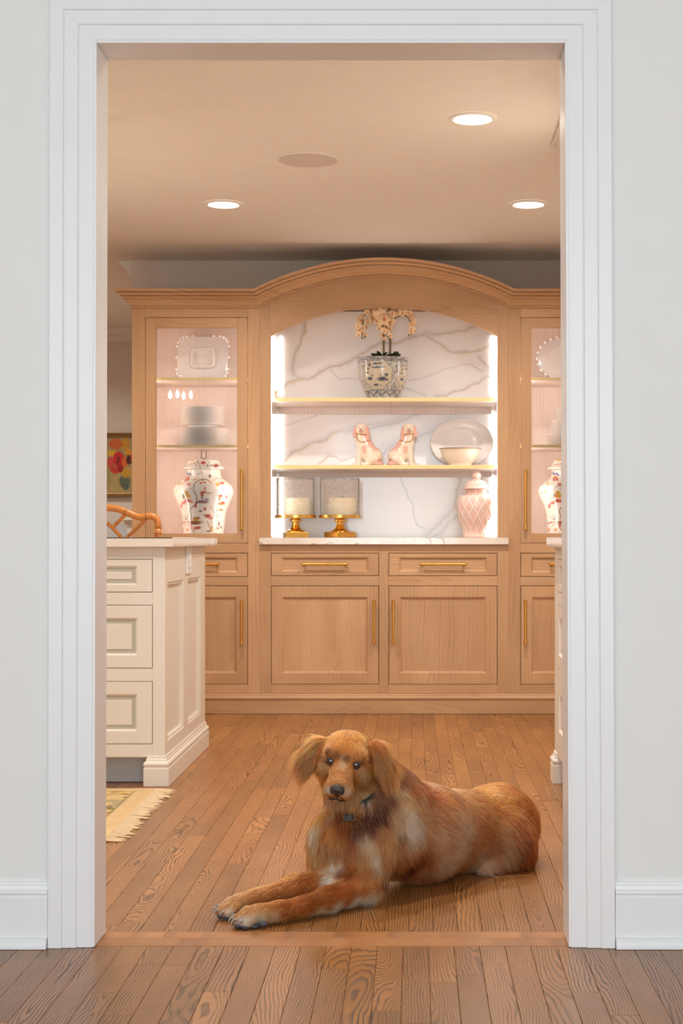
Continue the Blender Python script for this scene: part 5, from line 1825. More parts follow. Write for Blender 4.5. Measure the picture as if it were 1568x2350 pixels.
# ---------------------------------------------------------------- the next room: painting and a cream ledge
YW = 11.29
kw_ = YW / F_PX
M['canvas'] = painted('oil_painting', 0.6, bump=0.4)
pxl, pxr, pyt, pyb = 214, 322, 1003, 1132
pt = empty('tulip_painting', ((268 - CX) * kw_, YW, CAM_H - (1132 - CY) * kw_))
tag(pt, 'framed painting of red and yellow tulips on the far wall', 'painting')
nu, nv = 110, 130
U, V = np.meshgrid(np.linspace(pxl, pxr, nu), np.linspace(pyt, pyb, nv))
PP = np.stack([U.ravel(), V.ravel()], 1)
wz = lambda x, y: (240 + x / 8.39, 980 + y / 8.39)
F = []
for x, y, rx, ry, c in ((290, 1000, 400, 300, (172, 150, 96)), (60, 900, 60, 300, (150, 140, 80)), (400, 1050, 110, 130, (92, 104, 82)), (420, 1150, 90, 60, (84, 96, 74)), (230, 330, 130, 110, (196, 96, 30)), (420, 330, 80, 120, (196, 140, 30)),
                        (150, 510, 90, 60, (214, 166, 30)), (470, 500, 70, 90, (220, 150, 30)), (130, 690, 70, 120, (196, 70, 60)), (280, 630, 110, 150, (196, 22, 14)), (230, 830, 100, 70, (190, 50, 40)), (330, 800, 60, 90, (150, 20, 14)),
                        (270, 650, 26, 90, (120, 10, 10)), (400, 680, 60, 110, (214, 100, 36)), (480, 640, 60, 90, (70, 26, 20)), (430, 880, 90, 90, (198, 150, 40)), (620, 600, 110, 160, (200, 60, 30)), (-60, 500, 100, 120, (206, 150, 40)), (-90, 760, 100, 110, (190, 60, 40))):
    p = wz(x, y)
    F.append(('blob', p, (rx / 8.39, ry / 8.39), c, 0.18))
wob = np.stack([vnoise(PP, 0.25, 1), vnoise(PP, 0.25, 2)], 1) * 5 - 2.5
Cp = paint(PP + wob, F, lin(160, 140, 96)) * (0.85 + 0.3 * vnoise(PP, 0.6, 3))[:, None]
P3 = np.stack([(PP[:, 0] - CX) * kw_, np.full(len(PP), YW - 0.018), CAM_H - (PP[:, 1] - CY) * kw_], 1)
mesh_np('canvas', P3, grid_quads(nv, nu)[:, ::-1], pt, M['canvas'], smooth=False, color=Cp)
M['frame'] = plain('antique_gilt_frame', lin(150, 112, 66), 0.45, metal=0.3, var=0.15, nscale=30)
def wr(i, d): return [((pxl - i - CX) * kw_, YW - d, CAM_H - (pyb + i - CY) * kw_), ((pxr + i - CX) * kw_, YW - d, CAM_H - (pyb + i - CY) * kw_), ((pxr + i - CX) * kw_, YW - d, CAM_H - (pyt - i - CY) * kw_), ((pxl - i - CX) * kw_, YW - d, CAM_H - (pyt - i - CY) * kw_)]
b = B()
b.grid([wr(-1, 0.012), wr(-1, 0.026), wr(2, 0.030), wr(4, 0.024), wr(7, 0.034), wr(9, 0.030), wr(9, 0.001)], close_u=True)
b.done('frame', pt, M['frame'])

ld = empty('panelled_ledge', ((330 - CX) * 0.00308, 11.05, 0))
tag(ld, 'cream moulded ledge on a panelled post beyond the hutch, below the painting', 'ledge')
YL = 11.0
kl = YL / F_PX
lx = lambda p: (p - CX) * kl
lz = lambda p: CAM_H - (p - CY) * kl
B().box(lx(283), lx(330), YL - 0.03, 11.28, lz(1194.5), lz(1189.5), bev=0.003).done('ledge_top', ld, M['cream'])
b = B()
b.grid([[(lx(x0), YL - 0.025 + d, lz(z)) for d, z in ((0, 1194.6), (0.004, 1197), (0.02, 1199), (0.03, 1203), (0.3, 1203), (0.3, 1194.6))] for x0 in (285, 330)], close_u=True, cap=True)
b.done('bed_moulding', ld, M['cream'])
B().box(lx(291), lx(330), YL + 0.012, 11.28, 0.001, lz(1203.2), bev=0.002).done('post', ld, M['cream'])
B().box(lx(225), lx(291) - 0.001, YL + 0.1, 11.28, 0.001, lz(1207), bev=0.003).done('recess_panel', ld, M['toekick'])
# ---------------------------------------------------------------- the dog
def W(px, py, Y): return np.array(at(px, py, Y))
def unit(v):
    v = np.asarray(v, float)
    return v / max(np.linalg.norm(v), 1e-9)

# head frame: r towards the viewer's right, u up, f out of the face
roll, pitch, yaw = math.radians(8.3), math.radians(16), math.radians(-3)
Hm = Matrix.Rotation(yaw, 3, 'Z') @ Matrix.Rotation(roll, 3, 'Y') @ Matrix.Rotation(pitch, 3, 'X')
Hr, Hf, Hu = np.array(Hm @ Vector((1, 0, 0))), np.array(Hm @ Vector((0, -1, 0))), np.array(Hm @ Vector((0, 0, 1)))
HO = W(788.8, 1750, 3.865)
def H(r, u, f): return HO + Hr * r + Hu * u + Hf * f
HR = np.stack([Hr, Hu, Hf], 1)          # ellipsoid axes in head frame
def HE(c, r, **kw): return E_(H(*c), r, R=HR, **kw)
def HC(a, b, ra, rb=None, **kw): return C_(H(*a), H(*b), ra, rb, **kw)

ORG, RED, TAN, LIT, DRK, CRM, SIDE, FACE, GOLD = (186, 104, 46), (176, 84, 28), (204, 142, 88), (222, 182, 138), (112, 58, 28), (228, 204, 176), (190, 118, 76), (204, 128, 66), (216, 132, 60)
back_dir = unit((0.62, 0.75, -0.05))
down = np.array([0, 0, -1.0])
hip = np.array([0.235, 4.415, 0.100])
loin = np.array([0.118, 4.275, 0.112])
rib = np.array([0.020, 4.140, 0.135])
sho = np.array([-0.085, 4.015, 0.160])
che = np.array([-0.168, 3.955, 0.155])
prims = [
    E_(hip, (0.113, 0.125, 0.103), k=0.05, len=0.016, col=RED, flow=unit((0.6, 0.5, -0.5))),
    C_(hip + (0, 0, 0.01), loin, 0.100, 0.100, k=0.05, len=0.015, col=ORG, flow=unit((0.6, 0.45, -0.45))),
    C_(loin, rib, 0.100, 0.120, k=0.05, len=0.014, col=SIDE, flow=unit((0.62, 0.4, -0.4))),
    C_(rib, sho, 0.120, 0.110, k=0.05, len=0.016, col=SIDE, flow=unit((0.6, 0.35, -0.5))),
    C_(sho, che, 0.110, 0.092, k=0.03, len=0.018, col=ORG, flow=unit((0.1, -0.1, -1))),
    E_((-0.200, 3.935, 0.125), (0.062, 0.066, 0.085), k=0.03, len=0.026, col=ORG, flow=unit((0.05, -0.15, -1))),       # breast
    # hindquarters
    E_(W(1148, 1935, 4.31), (0.095, 0.065, 0.080), k=0.04, len=0.024, col=ORG, flow=unit((0.5, 0.2, -0.8))),
    C_(W(1195, 1960, 4.33), W(1120, 2000, 4.24), 0.036, 0.024, k=0.03, len=0.020, col=RED, flow=unit((0.5, 0.1, -0.8))),
    C_((0.26, 4.50, 0.07), (0.12, 4.72, 0.035), 0.035, 0.022, k=0.03, len=0.04, col=RED, flow=unit((-0.5, 0.8, -0.1))),  # tail, laid behind the rump
    # neck
    C_((-0.062, 4.045, 0.235), H(0.004, -0.035, -0.095), 0.086, 0.068, k=0.05, len=0.027, col=DRK, flow=unit((0.45, 0.12, -0.85))),
    C_((-0.150, 3.970, 0.215), H(0.0, -0.070, -0.060), 0.068, 0.052, k=0.035, len=0.026, col=ORG, flow=unit((-0.05, -0.15, -1))),
    # near shoulder, upper arm, forearm
    C_((-0.050, 4.010, 0.215), (-0.105, 3.945, 0.140), 0.066, 0.062, k=0.025, len=0.013, col=TAN, flow=unit((0.35, 0.0, -0.9))),
    C_((-0.105, 3.945, 0.140), (-0.118, 3.900, 0.056), 0.062, 0.046, k=0.022, len=0.016, col=ORG, flow=unit((0.25, -0.1, -0.9))),
    C_((-0.118, 3.900, 0.050), (-0.210, 3.800, 0.034), 0.044, 0.028, k=0.025, len=0.013, col=ORG, flow=unit((-0.8, -0.55, -0.15))),
    C_((-0.210, 3.800, 0.034), (-0.318, 3.712, 0.027), 0.028, 0.0215, k=0.02, len=0.011, col=ORG, flow=unit((-0.8, -0.55, -0.1))),
    C_((-0.318, 3.712, 0.027), (-0.372, 3.680, 0.027), 0.0235, 0.0250, k=0.015, len=0.010, col=ORG, flow=unit((-0.8, -0.5, -0.15))),
    # far upper arm, forearm
    C_((-0.165, 3.960, 0.120), (-0.175, 3.900, 0.060), 0.058, 0.046, k=0.022, len=0.016, col=ORG, flow=unit((-0.4, -0.3, -0.8))),
    C_((-0.170, 3.905, 0.060), (-0.285, 3.842, 0.052), 0.042, 0.034, k=0.025, len=0.013, col=ORG, flow=unit((-0.85, -0.45, -0.15))),
    C_((-0.285, 3.842, 0.052), (-0.378, 3.795, 0.038), 0.033, 0.0240, k=0.02, len=0.011, col=ORG, flow=unit((-0.85, -0.45, -0.1))),
    C_((-0.378, 3.795, 0.037), (-0.425, 3.770, 0.030), 0.0235, 0.0245, k=0.015, len=0.010, col=TAN, flow=unit((-0.85, -0.4, -0.15))),
    # skull, brow, muzzle, flews, jaw, cheeks
    HE((0.000, 0.004, -0.062), (0.056, 0.050, 0.062), k=0.020, len=0.007, col=GOLD, flow=-Hf + 0.3 * Hu),
    HE((-0.026, 0.014, -0.018), (0.025, 0.020, 0.024), k=0.018, len=0.005, col=FACE, flow=-Hf + 0.8 * Hu - 0.4 * Hr),
    HE((0.026, 0.014, -0.018), (0.025, 0.020, 0.024), k=0.018, len=0.005, col=FACE, flow=-Hf + 0.8 * Hu + 0.4 * Hr),
    HC((0.0, -0.020, -0.010), (0.0, -0.033, 0.066), 0.035, 0.0245, k=0.018, len=0.0042, col=FACE, flow=-Hf + 0.5 * Hu),
    HE((-0.0195, -0.050, 0.050), (0.0195, 0.0215, 0.032), k=0.012, len=0.005, col=FACE, flow=-Hf - 0.5 * Hu - 0.4 * Hr),
    HE((0.0195, -0.050, 0.050), (0.0195, 0.0215, 0.032), k=0.012, len=0.005, col=FACE, flow=-Hf - 0.5 * Hu + 0.4 * Hr),
    HC((0.0, -0.060, -0.010), (0.0, -0.068, 0.050), 0.025, 0.0150, k=0.010, len=0.006, col=TAN, flow=-Hf - 0.6 * Hu),
    HE((-0.040, -0.030, -0.040), (0.027, 0.038, 0.036), k=0.022, len=0.014, col=FACE, flow=-0.7 * Hr - 0.7 * Hu - 0.6 * Hf),
    HE((0.040, -0.030, -0.040), (0.027, 0.038, 0.036), k=0.022, len=0.014, col=FACE, flow=0.7 * Hr - 0.7 * Hu - 0.6 * Hf),
]
# ears: flat leathers hanging off the sides of the skull
def ear(base, mid_, tip, w, thick, col):
    base, mid_, tip = map(np.asarray, (base, mid_, tip))
    out = []
    for a, b, ww in ((base, mid_, w * 0.75), (mid_, tip, w)):
        ax = unit(b - a); nn = unit(np.cross(ax, (0, -1, 0.1))); ff = np.cross(ax, nn)
        out.append(E_((a + b) / 2, (np.linalg.norm(b - a) * 0.68, ww, thick), R=np.stack([ax, nn, ff], 1), k=0.012, len=0.036, col=col, flow=ax, ear=1))
    return out
prims += ear(W(748, 1702, 3.925), W(712, 1722, 3.925), W(697, 1764, 3.915), 0.030, 0.0105, (194, 102, 46))
prims += ear(W(858, 1706, 3.925), W(880, 1738, 3.925), W(889, 1786, 3.915), 0.030, 0.0105, (194, 102, 46))
# toes
def paw(c, ax, side, near):
    c, ax, side = map(np.asarray, (c, unit(ax), unit(side)))
    out = []
    for i, o in enumerate((-0.0205, -0.0070, 0.0070, 0.0205)):
        L = 0.0 if i in (0, 3) else 0.011
        p = c + side * o + ax * (0.006 + L)
        out.append(C_(p - ax * 0.022 + (0, 0, 0.008), p + (0, 0, -0.006), 0.0125, 0.0118, k=0.004, len=0.007, col=TAN, flow=unit(ax + (0, 0, -0.3))))
    return out
NP, FP = np.array([-0.397, 3.668, 0.0225]), np.array([-0.448, 3.757, 0.0235])
NA, FA = unit((-0.86, -0.5, 0)), unit((-0.90, -0.43, 0))
NS, FS = unit((-0.5, 0.86, 0.12)), unit((-0.43, 0.90, 0.2))
prims += paw(NP, NA, NS, True) + paw(FP, FA, FS, False)

dv, dq = sdf_mesh(prims, 0.005, zmin=0.0015)

def prim_blend(P, sig=0.010):
    D = np.stack([prim_sd(P, p) for p in prims], 1)
    Wt = np.exp(-(D - D.min(1, keepdims=True)) / sig)
    Wt /= Wt.sum(1, keepdims=True)
    return Wt
def on_coat(px, py):
    """the point of the coat that stands at this place in the photograph"""
    qx = CX + dv[:, 0] / dv[:, 1] * F_PX
    qy = CY - (dv[:, 2] - CAM_H) / dv[:, 1] * F_PX
    d2 = (qx - px) ** 2 + (qy - py) ** 2
    near = d2 < max(81.0, d2.min() * 1.5)
    i = np.where(near)[0]
    return dv[i[np.argmin(dv[i, 1])]]
SPOTS = []
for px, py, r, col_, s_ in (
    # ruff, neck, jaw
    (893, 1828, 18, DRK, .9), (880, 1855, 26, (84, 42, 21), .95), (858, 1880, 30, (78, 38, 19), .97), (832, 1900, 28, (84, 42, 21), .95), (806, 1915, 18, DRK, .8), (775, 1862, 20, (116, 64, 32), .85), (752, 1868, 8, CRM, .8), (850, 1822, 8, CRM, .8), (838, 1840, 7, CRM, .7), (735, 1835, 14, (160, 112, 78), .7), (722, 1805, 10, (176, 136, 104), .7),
    # shoulder and scapula; shade painted into the hollow and behind the elbow
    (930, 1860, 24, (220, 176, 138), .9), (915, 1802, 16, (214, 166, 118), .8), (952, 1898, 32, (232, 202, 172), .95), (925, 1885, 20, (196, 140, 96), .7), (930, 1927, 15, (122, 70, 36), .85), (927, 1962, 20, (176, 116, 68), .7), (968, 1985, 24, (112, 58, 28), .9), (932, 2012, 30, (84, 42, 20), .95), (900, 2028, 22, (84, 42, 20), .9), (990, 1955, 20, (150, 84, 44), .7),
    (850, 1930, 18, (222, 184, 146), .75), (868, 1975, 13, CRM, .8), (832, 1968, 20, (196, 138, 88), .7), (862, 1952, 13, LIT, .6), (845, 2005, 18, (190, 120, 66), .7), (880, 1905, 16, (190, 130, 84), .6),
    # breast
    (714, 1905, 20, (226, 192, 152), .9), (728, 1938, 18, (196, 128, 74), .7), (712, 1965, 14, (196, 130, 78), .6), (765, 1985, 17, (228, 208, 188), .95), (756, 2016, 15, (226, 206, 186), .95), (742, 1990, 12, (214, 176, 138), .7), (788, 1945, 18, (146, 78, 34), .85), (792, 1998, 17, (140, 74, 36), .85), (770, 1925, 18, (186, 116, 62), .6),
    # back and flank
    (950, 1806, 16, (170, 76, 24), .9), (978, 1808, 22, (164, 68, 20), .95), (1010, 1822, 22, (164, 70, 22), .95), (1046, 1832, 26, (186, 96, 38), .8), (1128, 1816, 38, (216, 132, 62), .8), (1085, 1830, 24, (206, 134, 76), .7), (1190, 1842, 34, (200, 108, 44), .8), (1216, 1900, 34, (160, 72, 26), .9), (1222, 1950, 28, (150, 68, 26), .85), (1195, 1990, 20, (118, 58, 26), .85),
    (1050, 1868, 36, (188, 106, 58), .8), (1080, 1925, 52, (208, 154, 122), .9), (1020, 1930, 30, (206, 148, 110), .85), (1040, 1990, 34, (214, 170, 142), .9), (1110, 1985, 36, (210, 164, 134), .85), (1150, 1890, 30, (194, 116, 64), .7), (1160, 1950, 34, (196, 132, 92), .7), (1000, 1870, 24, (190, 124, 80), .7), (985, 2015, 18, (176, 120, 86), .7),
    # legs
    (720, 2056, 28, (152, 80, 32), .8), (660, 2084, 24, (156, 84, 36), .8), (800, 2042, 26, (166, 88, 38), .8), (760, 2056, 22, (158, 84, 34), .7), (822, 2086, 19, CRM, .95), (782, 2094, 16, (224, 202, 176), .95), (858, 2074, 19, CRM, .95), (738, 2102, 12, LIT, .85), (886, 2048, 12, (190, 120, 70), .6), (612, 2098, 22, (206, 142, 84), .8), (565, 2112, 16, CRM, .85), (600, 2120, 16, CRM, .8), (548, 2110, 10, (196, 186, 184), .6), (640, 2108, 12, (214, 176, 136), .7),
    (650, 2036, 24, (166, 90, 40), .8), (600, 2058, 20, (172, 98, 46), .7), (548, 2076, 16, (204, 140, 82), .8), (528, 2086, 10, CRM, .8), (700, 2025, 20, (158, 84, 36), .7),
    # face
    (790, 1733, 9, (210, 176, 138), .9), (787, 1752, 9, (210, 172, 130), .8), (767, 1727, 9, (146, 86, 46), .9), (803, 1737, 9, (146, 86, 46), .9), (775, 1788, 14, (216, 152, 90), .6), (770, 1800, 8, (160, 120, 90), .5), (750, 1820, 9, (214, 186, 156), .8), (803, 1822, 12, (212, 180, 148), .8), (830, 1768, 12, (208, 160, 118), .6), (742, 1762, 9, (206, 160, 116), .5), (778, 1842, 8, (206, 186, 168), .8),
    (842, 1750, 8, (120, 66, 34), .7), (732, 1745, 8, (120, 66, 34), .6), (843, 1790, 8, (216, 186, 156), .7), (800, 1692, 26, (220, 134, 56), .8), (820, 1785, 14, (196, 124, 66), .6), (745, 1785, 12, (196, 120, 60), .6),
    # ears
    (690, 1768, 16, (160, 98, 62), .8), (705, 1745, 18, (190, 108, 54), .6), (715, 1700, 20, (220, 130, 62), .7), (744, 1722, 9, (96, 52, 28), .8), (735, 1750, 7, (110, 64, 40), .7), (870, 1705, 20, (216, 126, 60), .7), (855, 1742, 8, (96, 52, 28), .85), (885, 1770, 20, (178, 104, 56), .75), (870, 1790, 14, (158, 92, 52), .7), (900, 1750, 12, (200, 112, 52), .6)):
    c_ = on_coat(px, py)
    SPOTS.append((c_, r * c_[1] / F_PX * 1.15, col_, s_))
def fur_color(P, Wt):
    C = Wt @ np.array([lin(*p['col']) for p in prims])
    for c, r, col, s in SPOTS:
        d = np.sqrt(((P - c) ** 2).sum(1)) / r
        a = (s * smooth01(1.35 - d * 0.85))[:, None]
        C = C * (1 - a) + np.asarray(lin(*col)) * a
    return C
M['skin'] = painted('dog_undercoat', 0.8, spec=0.1)
Wv = prim_blend(dv)
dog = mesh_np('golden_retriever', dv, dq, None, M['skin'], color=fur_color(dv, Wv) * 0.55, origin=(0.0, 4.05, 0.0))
tag(dog, 'red golden retriever lying on the oak floor, head turned to the viewer', 'dog')

# fur strands
def fur(n_strands, seed):
    rng = np.random.default_rng(seed)
    A, B2, C2, D2 = (dv[dq[:, i]] for i in range(4))
    n1 = np.cross(B2 - A, C2 - A); n2 = np.cross(C2 - A, D2 - A)
    fn = n1 + n2
    area = (np.linalg.norm(n1, axis=1) + np.linalg.norm(n2, axis=1)) / 2
    # smooth vertex normals
    vn = np.zeros_like(dv)
    for i in range(4): np.add.at(vn, dq[:, i], fn)
    vn /= np.maximum(np.linalg.norm(vn, axis=1, keepdims=True), 1e-12)
    ctr = (A + B2 + C2 + D2) / 4
    wgt = area.copy()
    facezone = np.sqrt(((ctr - H(0, -0.02, 0.0)) ** 2).sum(1)) < 0.10
    wgt[facezone] *= 2.6
    fnn = fn / np.maximum(np.linalg.norm(fn, axis=1, keepdims=True), 1e-12)
    wgt[(ctr[:, 2] < 0.006)] = 0
    wgt[fnn[:, 2] < -0.75] *= 0.6
    pick = rng.choice(len(dq), n_strands, p=wgt / wgt.sum())
    u, v = rng.random((2, n_strands))
    w4 = np.stack([(1 - u) * (1 - v), u * (1 - v), u * v, (1 - u) * v], 1)
    P = sum(dv[dq[pick, i]] * w4[:, i:i + 1] for i in range(4))
    Nn = sum(vn[dq[pick, i]] * w4[:, i:i + 1] for i in range(4))
    Nn /= np.linalg.norm(Nn, axis=1, keepdims=True)
    Wt = prim_blend(P)
    ln = Wt @ np.array([p['len'] for p in prims])
    fl = Wt @ np.array([unit(p['flow']) for p in prims])
    # around the eyes and nose leather the coat is bare
    for e_ in (H(-0.0315, 0.0, 0.004), H(0.0315, 0.0, 0.004)):
        d = np.sqrt(((P - e_) ** 2).sum(1))
        ln *= 0.25 + 0.75 * smooth01((d - 0.010) / 0.012)
        keep_e = d > 0.0105
        ln[~keep_e] = 0
    d = np.sqrt(((P - H(0, -0.034, 0.092)) ** 2).sum(1))
    ln[d < 0.016] = 0
    # longer fringes: elbow, breast, thigh, ruff
    for c, r, m in ((W(878, 2070, 3.89), 0.035, 1.6), (W(905, 2040, 3.97), 0.05, 1.4), (W(1195, 1990, 4.32), 0.05, 1.8), (W(735, 1960, 3.88), 0.06, 1.15), (W(975, 1806, 4.16), 0.05, 1.35), (W(1040, 1822, 4.25), 0.05, 1.2), (W(880, 1850, 3.97), 0.06, 1.2)):
        dd = np.sqrt(((P - c) ** 2).sum(1)) / r
        ln *= 1 + (m - 1) * smooth01(1.4 - dd)
    flu = fl / np.maximum(np.linalg.norm(fl, axis=1, keepdims=True), 1e-6)
    jit = (rng.random(n_strands)[:, None] - 0.5) * np.clip(ln * 1.6, 0.004, 0.04)[:, None]
    jit2 = np.stack([vnoise(P, 55, 61 + a_) - 0.5 for a_ in range(3)], 1) * np.clip(ln, 0.004, 0.03)[:, None]
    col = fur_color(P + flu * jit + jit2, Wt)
    # whorls: bend the lie of the coat by smooth noise
    for ax in range(3):
        fl[:, ax] += 0.55 * (vnoise(P, 16, 20 + ax) - 0.5) + 0.35 * (vnoise(P, 45, 30 + ax) - 0.5)
    fl -= Nn * (fl * Nn).sum(1, keepdims=True)
    fl /= np.maximum(np.linalg.norm(fl, axis=1, keepdims=True), 1e-6)
    lift = 0.22 + 0.10 * rng.random(n_strands) + 0.25 * (vnoise(P, 28, 41) - 0.4)
    lift = np.clip(lift, 0.08, 0.6) * np.where(ln < 0.009, 0.6, 1.0)
    ln = ln * rng.uniform(0.7, 1.2, n_strands)
    ok = ln > 0.0025
    P, Nn, fl, lift, ln, col = (a[ok] for a in (P, Nn, fl, lift, ln, col))
    n = len(P)
    dirv = fl * (1 - lift)[:, None] + Nn * lift[:, None]
    dirv /= np.linalg.norm(dirv, axis=1, keepdims=True)
    # clumps
    m = max(1, n // 34)
    guides = rng.choice(n, m, replace=False)
    kd = kdtree.KDTree(m)
    for i, g in enumerate(guides): kd.insert(P[g], i)
    kd.balance()
    near = np.fromiter((kd.find(p)[1] for p in P), dtype=np.int64, count=n)
    G = guides[near]
    S_ = 6
    T_ = np.linspace(0, 1, S_)
    pts = np.empty((n, S_, 3))
    curl = rng.normal(0, 1, (n, 3)) * 0.06
    for k, t in enumerate(T_):
        q = P + dirv * (ln * t)[:, None] + (fl * 0.35 + down * 0.25 - Nn * 0.10) * (ln * t * t)[:, None] + curl * (ln * t)[:, None]
        pts[:, k] = q
    gp = pts[G]
    longf = np.clip((ln - 0.010) / 0.02, 0, 1)[:, None]
    for k, t in enumerate(T_):
        a = 0.5 * longf * (t ** 1.3)
        tgt = gp[:, k]
        pts[:, k] = pts[:, k] * (1 - a) + tgt * a
    pts[..., 2] = np.maximum(pts[..., 2], 0.0012)
    # strand colour: clump tone, strand tone
    tone = (0.78 + 0.44 * rng.random(n)) * (0.70 + 0.56 * rng.random(m)[near])
    band = 0.85 + 0.3 * vnoise(P * np.array([1, 1, 1.6]), 60, 51)
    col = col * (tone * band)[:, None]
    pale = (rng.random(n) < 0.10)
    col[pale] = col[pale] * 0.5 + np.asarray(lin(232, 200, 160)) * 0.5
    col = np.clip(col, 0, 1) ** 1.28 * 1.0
    rad = np.where(ln < 0.010, 0.00026, 0.00036)
    return pts, col, rad

def fur_object(n_strands, seed, parent):
    pts, col, rad = fur(n_strands, seed)
    n, S_, _ = pts.shape
    hc = bpy.data.hair_curves.new('fur')
    hc.add_curves([S_] * n)
    org = np.array([0.0, 4.05, 0.0])
    hc.attributes['position'].data.foreach_set('vector', (pts - org).astype(np.float32).ravel())
    ra = hc.attributes.get('radius') or hc.attributes.new('radius', 'FLOAT', 'POINT')
    taper = np.array([1.0, 1.0, 0.92, 0.75, 0.5, 0.15])
    ra.data.foreach_set('value', (rad[:, None] * taper[None]).astype(np.float32).ravel())
    ca = hc.attributes.new('fcol', 'FLOAT_COLOR', 'CURVE')
    c4 = np.ones((n, 4), dtype=np.float32); c4[:, :3] = np.clip(col, 0, 1)
    ca.data.foreach_set('color', c4.ravel())
    m, nt, b = new_mat('dog_fur')
    nt.nodes.remove(b)
    nn = N(nt)
    a = nn.add('ShaderNodeAttribute', attribute_name='fcol')
    h = nn.add('ShaderNodeBsdfHairPrincipled')
    h.parametrization = 'COLOR'
    nn.put(h.inputs['Color'], a.outputs['Color'])
    h.inputs['Roughness'].default_value = 0.38
    h.inputs['Radial Roughness'].default_value = 0.55
    nt.links.new(h.outputs[0], nt.nodes['Material Output'].inputs['Surface'])
    hc.materials.append(m)
    o = bpy.data.objects.new('fur', hc)
    COL.objects.link(o)
    o.parent = parent
    o['kind'] = 'stuff'
    return o
fur_object(110000, 5, dog)

# eyes, nose, lips, pads, claws, collar
dog['wloc'] = [0.0, 4.05, 0.0]
M['eye'] = plain('dark_brown_eye', lin(38, 20, 12), 0.03, var=0.3, nscale=300, coat=1.0, spec=0.8)
M['lid'] = plain('dark_eyelid', lin(44, 28, 22), 0.5)
M['noselea'] = plain('dark_nose_leather', lin(58, 44, 42), 0.32, var=0.25, nscale=500, bump=0.5, bscale=1200)
M['pad'] = plain('slate_paw_pad', lin(62, 64, 72), 0.6, var=0.2, nscale=200, bump=0.4, bscale=800)
M['claw'] = plain('pale_claw', lin(150, 136, 124), 0.35, var=0.15, nscale=100)
for s_ in (-1, 1):
    c = H(s_ * 0.0315, 0.0005, 0.0012)
    e_ = B().sphere(tuple(c), 0.0118, 20, 14).done('eye', dog, M['eye'], smooth=True, angle=None)
    for a0, a1, z_ in ((0.15, PI - 0.15, 1), (PI + 0.15, 2 * PI - 0.15, -1)):
        pts = []
        for i in range(11):
            a = a0 + (a1 - a0) * i / 10
            rr = 0.0114
            x_, y_ = rr * math.cos(a), rr * 0.66 * math.sin(a)
            dp = math.sqrt(max(0.0120 ** 2 - x_ * x_ - y_ * y_, 0))
            pts.append(tuple(c + Hr * x_ + Hu * y_ + Hf * dp))
        B().tube(pts, [0.0006] + [0.0014] * 9 + [0.0006], 8).done('eyelid', e_, M['lid'], smooth=True)
def head_sdf(name, pr_, mat, h=0.0014, cut=()):
    lo = np.min([prim_box(p)[0] for p in pr_], 0) - 0.006
    hi = np.max([prim_box(p)[1] for p in pr_], 0) + 0.006
    n = np.ceil((hi - lo) / h).astype(int) + 1
    G = np.stack(np.meshgrid(*[lo[i] + h * np.arange(n[i]) for i in range(3)], indexing='ij'), -1)
    V = field(G, pr_)
    for p in cut:
        V = -smin(-V, prim_sd(G, p), 0.002)
    v, q = surface_nets(V, lo, h)
    return mesh_np(name, v, q, dog, mat)
NB = (0, -0.034, 0.086)
head_sdf('nose', [HE((0, -0.030, 0.0860), (0.0165, 0.0100, 0.0110), k=0.006), HE((-0.0085, -0.0365, 0.0860), (0.0095, 0.0095, 0.0105), k=0.005), HE((0.0085, -0.0365, 0.0860), (0.0095, 0.0095, 0.0105), k=0.005), HE((0, -0.046, 0.083), (0.006, 0.009, 0.008), k=0.005)], M['noselea'],
         cut=[HE((-0.0075, -0.0385, 0.0965), (0.0036, 0.0028, 0.005)), HE((0.0075, -0.0385, 0.0965), (0.0036, 0.0028, 0.005)), HE((-0.0135, -0.0400, 0.092), (0.004, 0.0016, 0.005)), HE((0.0135, -0.0400, 0.092), (0.004, 0.0016, 0.005))])
B().tube([tuple(H(0, -0.046, 0.0885)), tuple(H(0, -0.054, 0.0850)), tuple(H(0, -0.060, 0.0815))], [0.0016, 0.0014, 0.0012], 8).done('lip', dog, M['lid'], smooth=True)
for s_ in (-1, 1):
    B().tube([tuple(H(0, -0.0600, 0.0815)), tuple(H(s_ * 0.009, -0.0655, 0.0790)), tuple(H(s_ * 0.018, -0.0680, 0.0700)), tuple(H(s_ * 0.026, -0.0690, 0.0540)), tuple(H(s_ * 0.031, -0.066, 0.036))], [0.0014, 0.0022, 0.0024, 0.0020, 0.0008], 8).done('lip', dog, M['lid'], smooth=True)
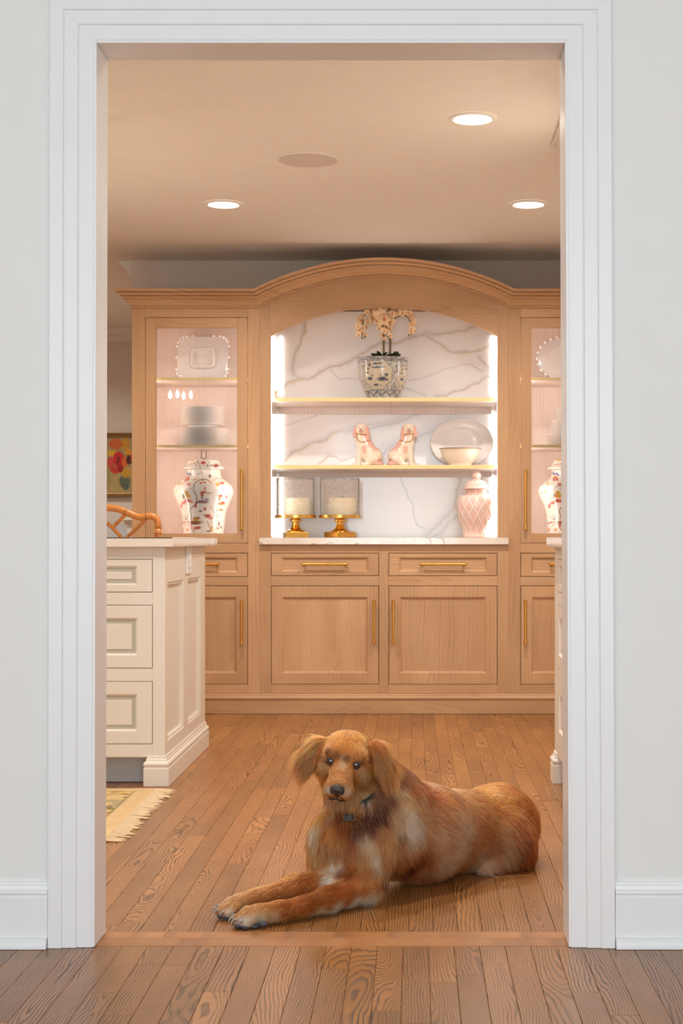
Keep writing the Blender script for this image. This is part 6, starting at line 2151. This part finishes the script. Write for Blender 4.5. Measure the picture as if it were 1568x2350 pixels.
for c, ax, sd in ((NP, NA, NS), (FP, FA, FS)):
    for i, o_ in enumerate((-0.0205, -0.0070, 0.0070, 0.0205)):
        L = 0.0 if i in (0, 3) else 0.011
        p = c + sd * o_ + ax * (0.006 + L)
        a = p + ax * 0.010 + np.array([0, 0, 0.001])
        B().tube([tuple(a), tuple(a + ax * 0.006 + (0, 0, 0.001)), tuple(a + ax * 0.011 + (0, 0, -0.004)), tuple(a + ax * 0.013 + (0, 0, -0.009))], [0.0030, 0.0028, 0.0020, 0.0006], 8).done('claw', dog, M['claw'], smooth=True)
        q = p + ax * 0.003 + np.array([0, 0, -0.0125])
        q[2] = max(q[2], 0.0075)
        B().sphere(tuple(q - sd * 0.001), (0.0100, 0.0100, 0.0068), 12, 8).done('paw_pad', dog, M['pad'], smooth=True)
# pads that face the viewer under the turned paws
for p_, r_ in ((W(583, 2127, 3.652), (0.012, 0.007, 0.0055)), (W(603, 2121, 3.655), (0.012, 0.007, 0.006)), (W(536, 2092, 3.742), (0.013, 0.008, 0.008)), (W(556, 2086, 3.748), (0.010, 0.007, 0.006))):
    p_ = p_.copy(); p_[2] = max(p_[2], r_[2] + 0.001)
    B().sphere(tuple(p_), r_, 14, 8).done('paw_pad', dog, M['pad'], smooth=True)
M['collar'] = plain('black_webbing', lin(40, 38, 40), 0.6, var=0.1, nscale=300)
M['steel'] = plain('dull_steel', lin(120, 116, 112), 0.35, metal=0.9)
ca_, cn = np.array([-0.148, 3.965, 0.262]), unit(np.array(H(0, -0.05, -0.08)) - np.array([-0.12, 4.0, 0.2]))
e1 = unit(np.cross(cn, (0, 0, 1))); e2 = np.cross(cn, e1)
b = B()
rows = []
for i in range(41):
    a = 2 * PI * i / 40
    d_ = e1 * math.cos(a) + e2 * math.sin(a)
    p = ca_ + d_ * 0.066
    rows.append([tuple(p + cn * 0.010), tuple(p + d_ * 0.003 + cn * 0.010), tuple(p + d_ * 0.003 - cn * 0.010), tuple(p - cn * 0.010)])
b.grid(rows, close_u=True)
col_ = b.done('collar', dog, M['collar'])
bp = W(801, 1877, 3.862)
b = B()
b.box(bp[0] - 0.013, bp[0] + 0.010, bp[1] - 0.003, bp[1] + 0.004, bp[2] - 0.008, bp[2] + 0.008, bev=0.002)
b.done('buckle', col_, M['collar'])
for dx in (-0.006, 0.010):
    pts = [(bp[0] + dx + 0.007 * math.cos(a), bp[1] - 0.004, bp[2] + 0.003 + 0.010 * math.sin(a)) for a in [i * 2 * PI / 16 for i in range(17)]]
    B().tube(pts, 0.0012, 6).done('ring', col_, M['steel'], smooth=True)
for o in bpy.data.objects:
    if 'wloc' in o.keys(): del o['wloc']
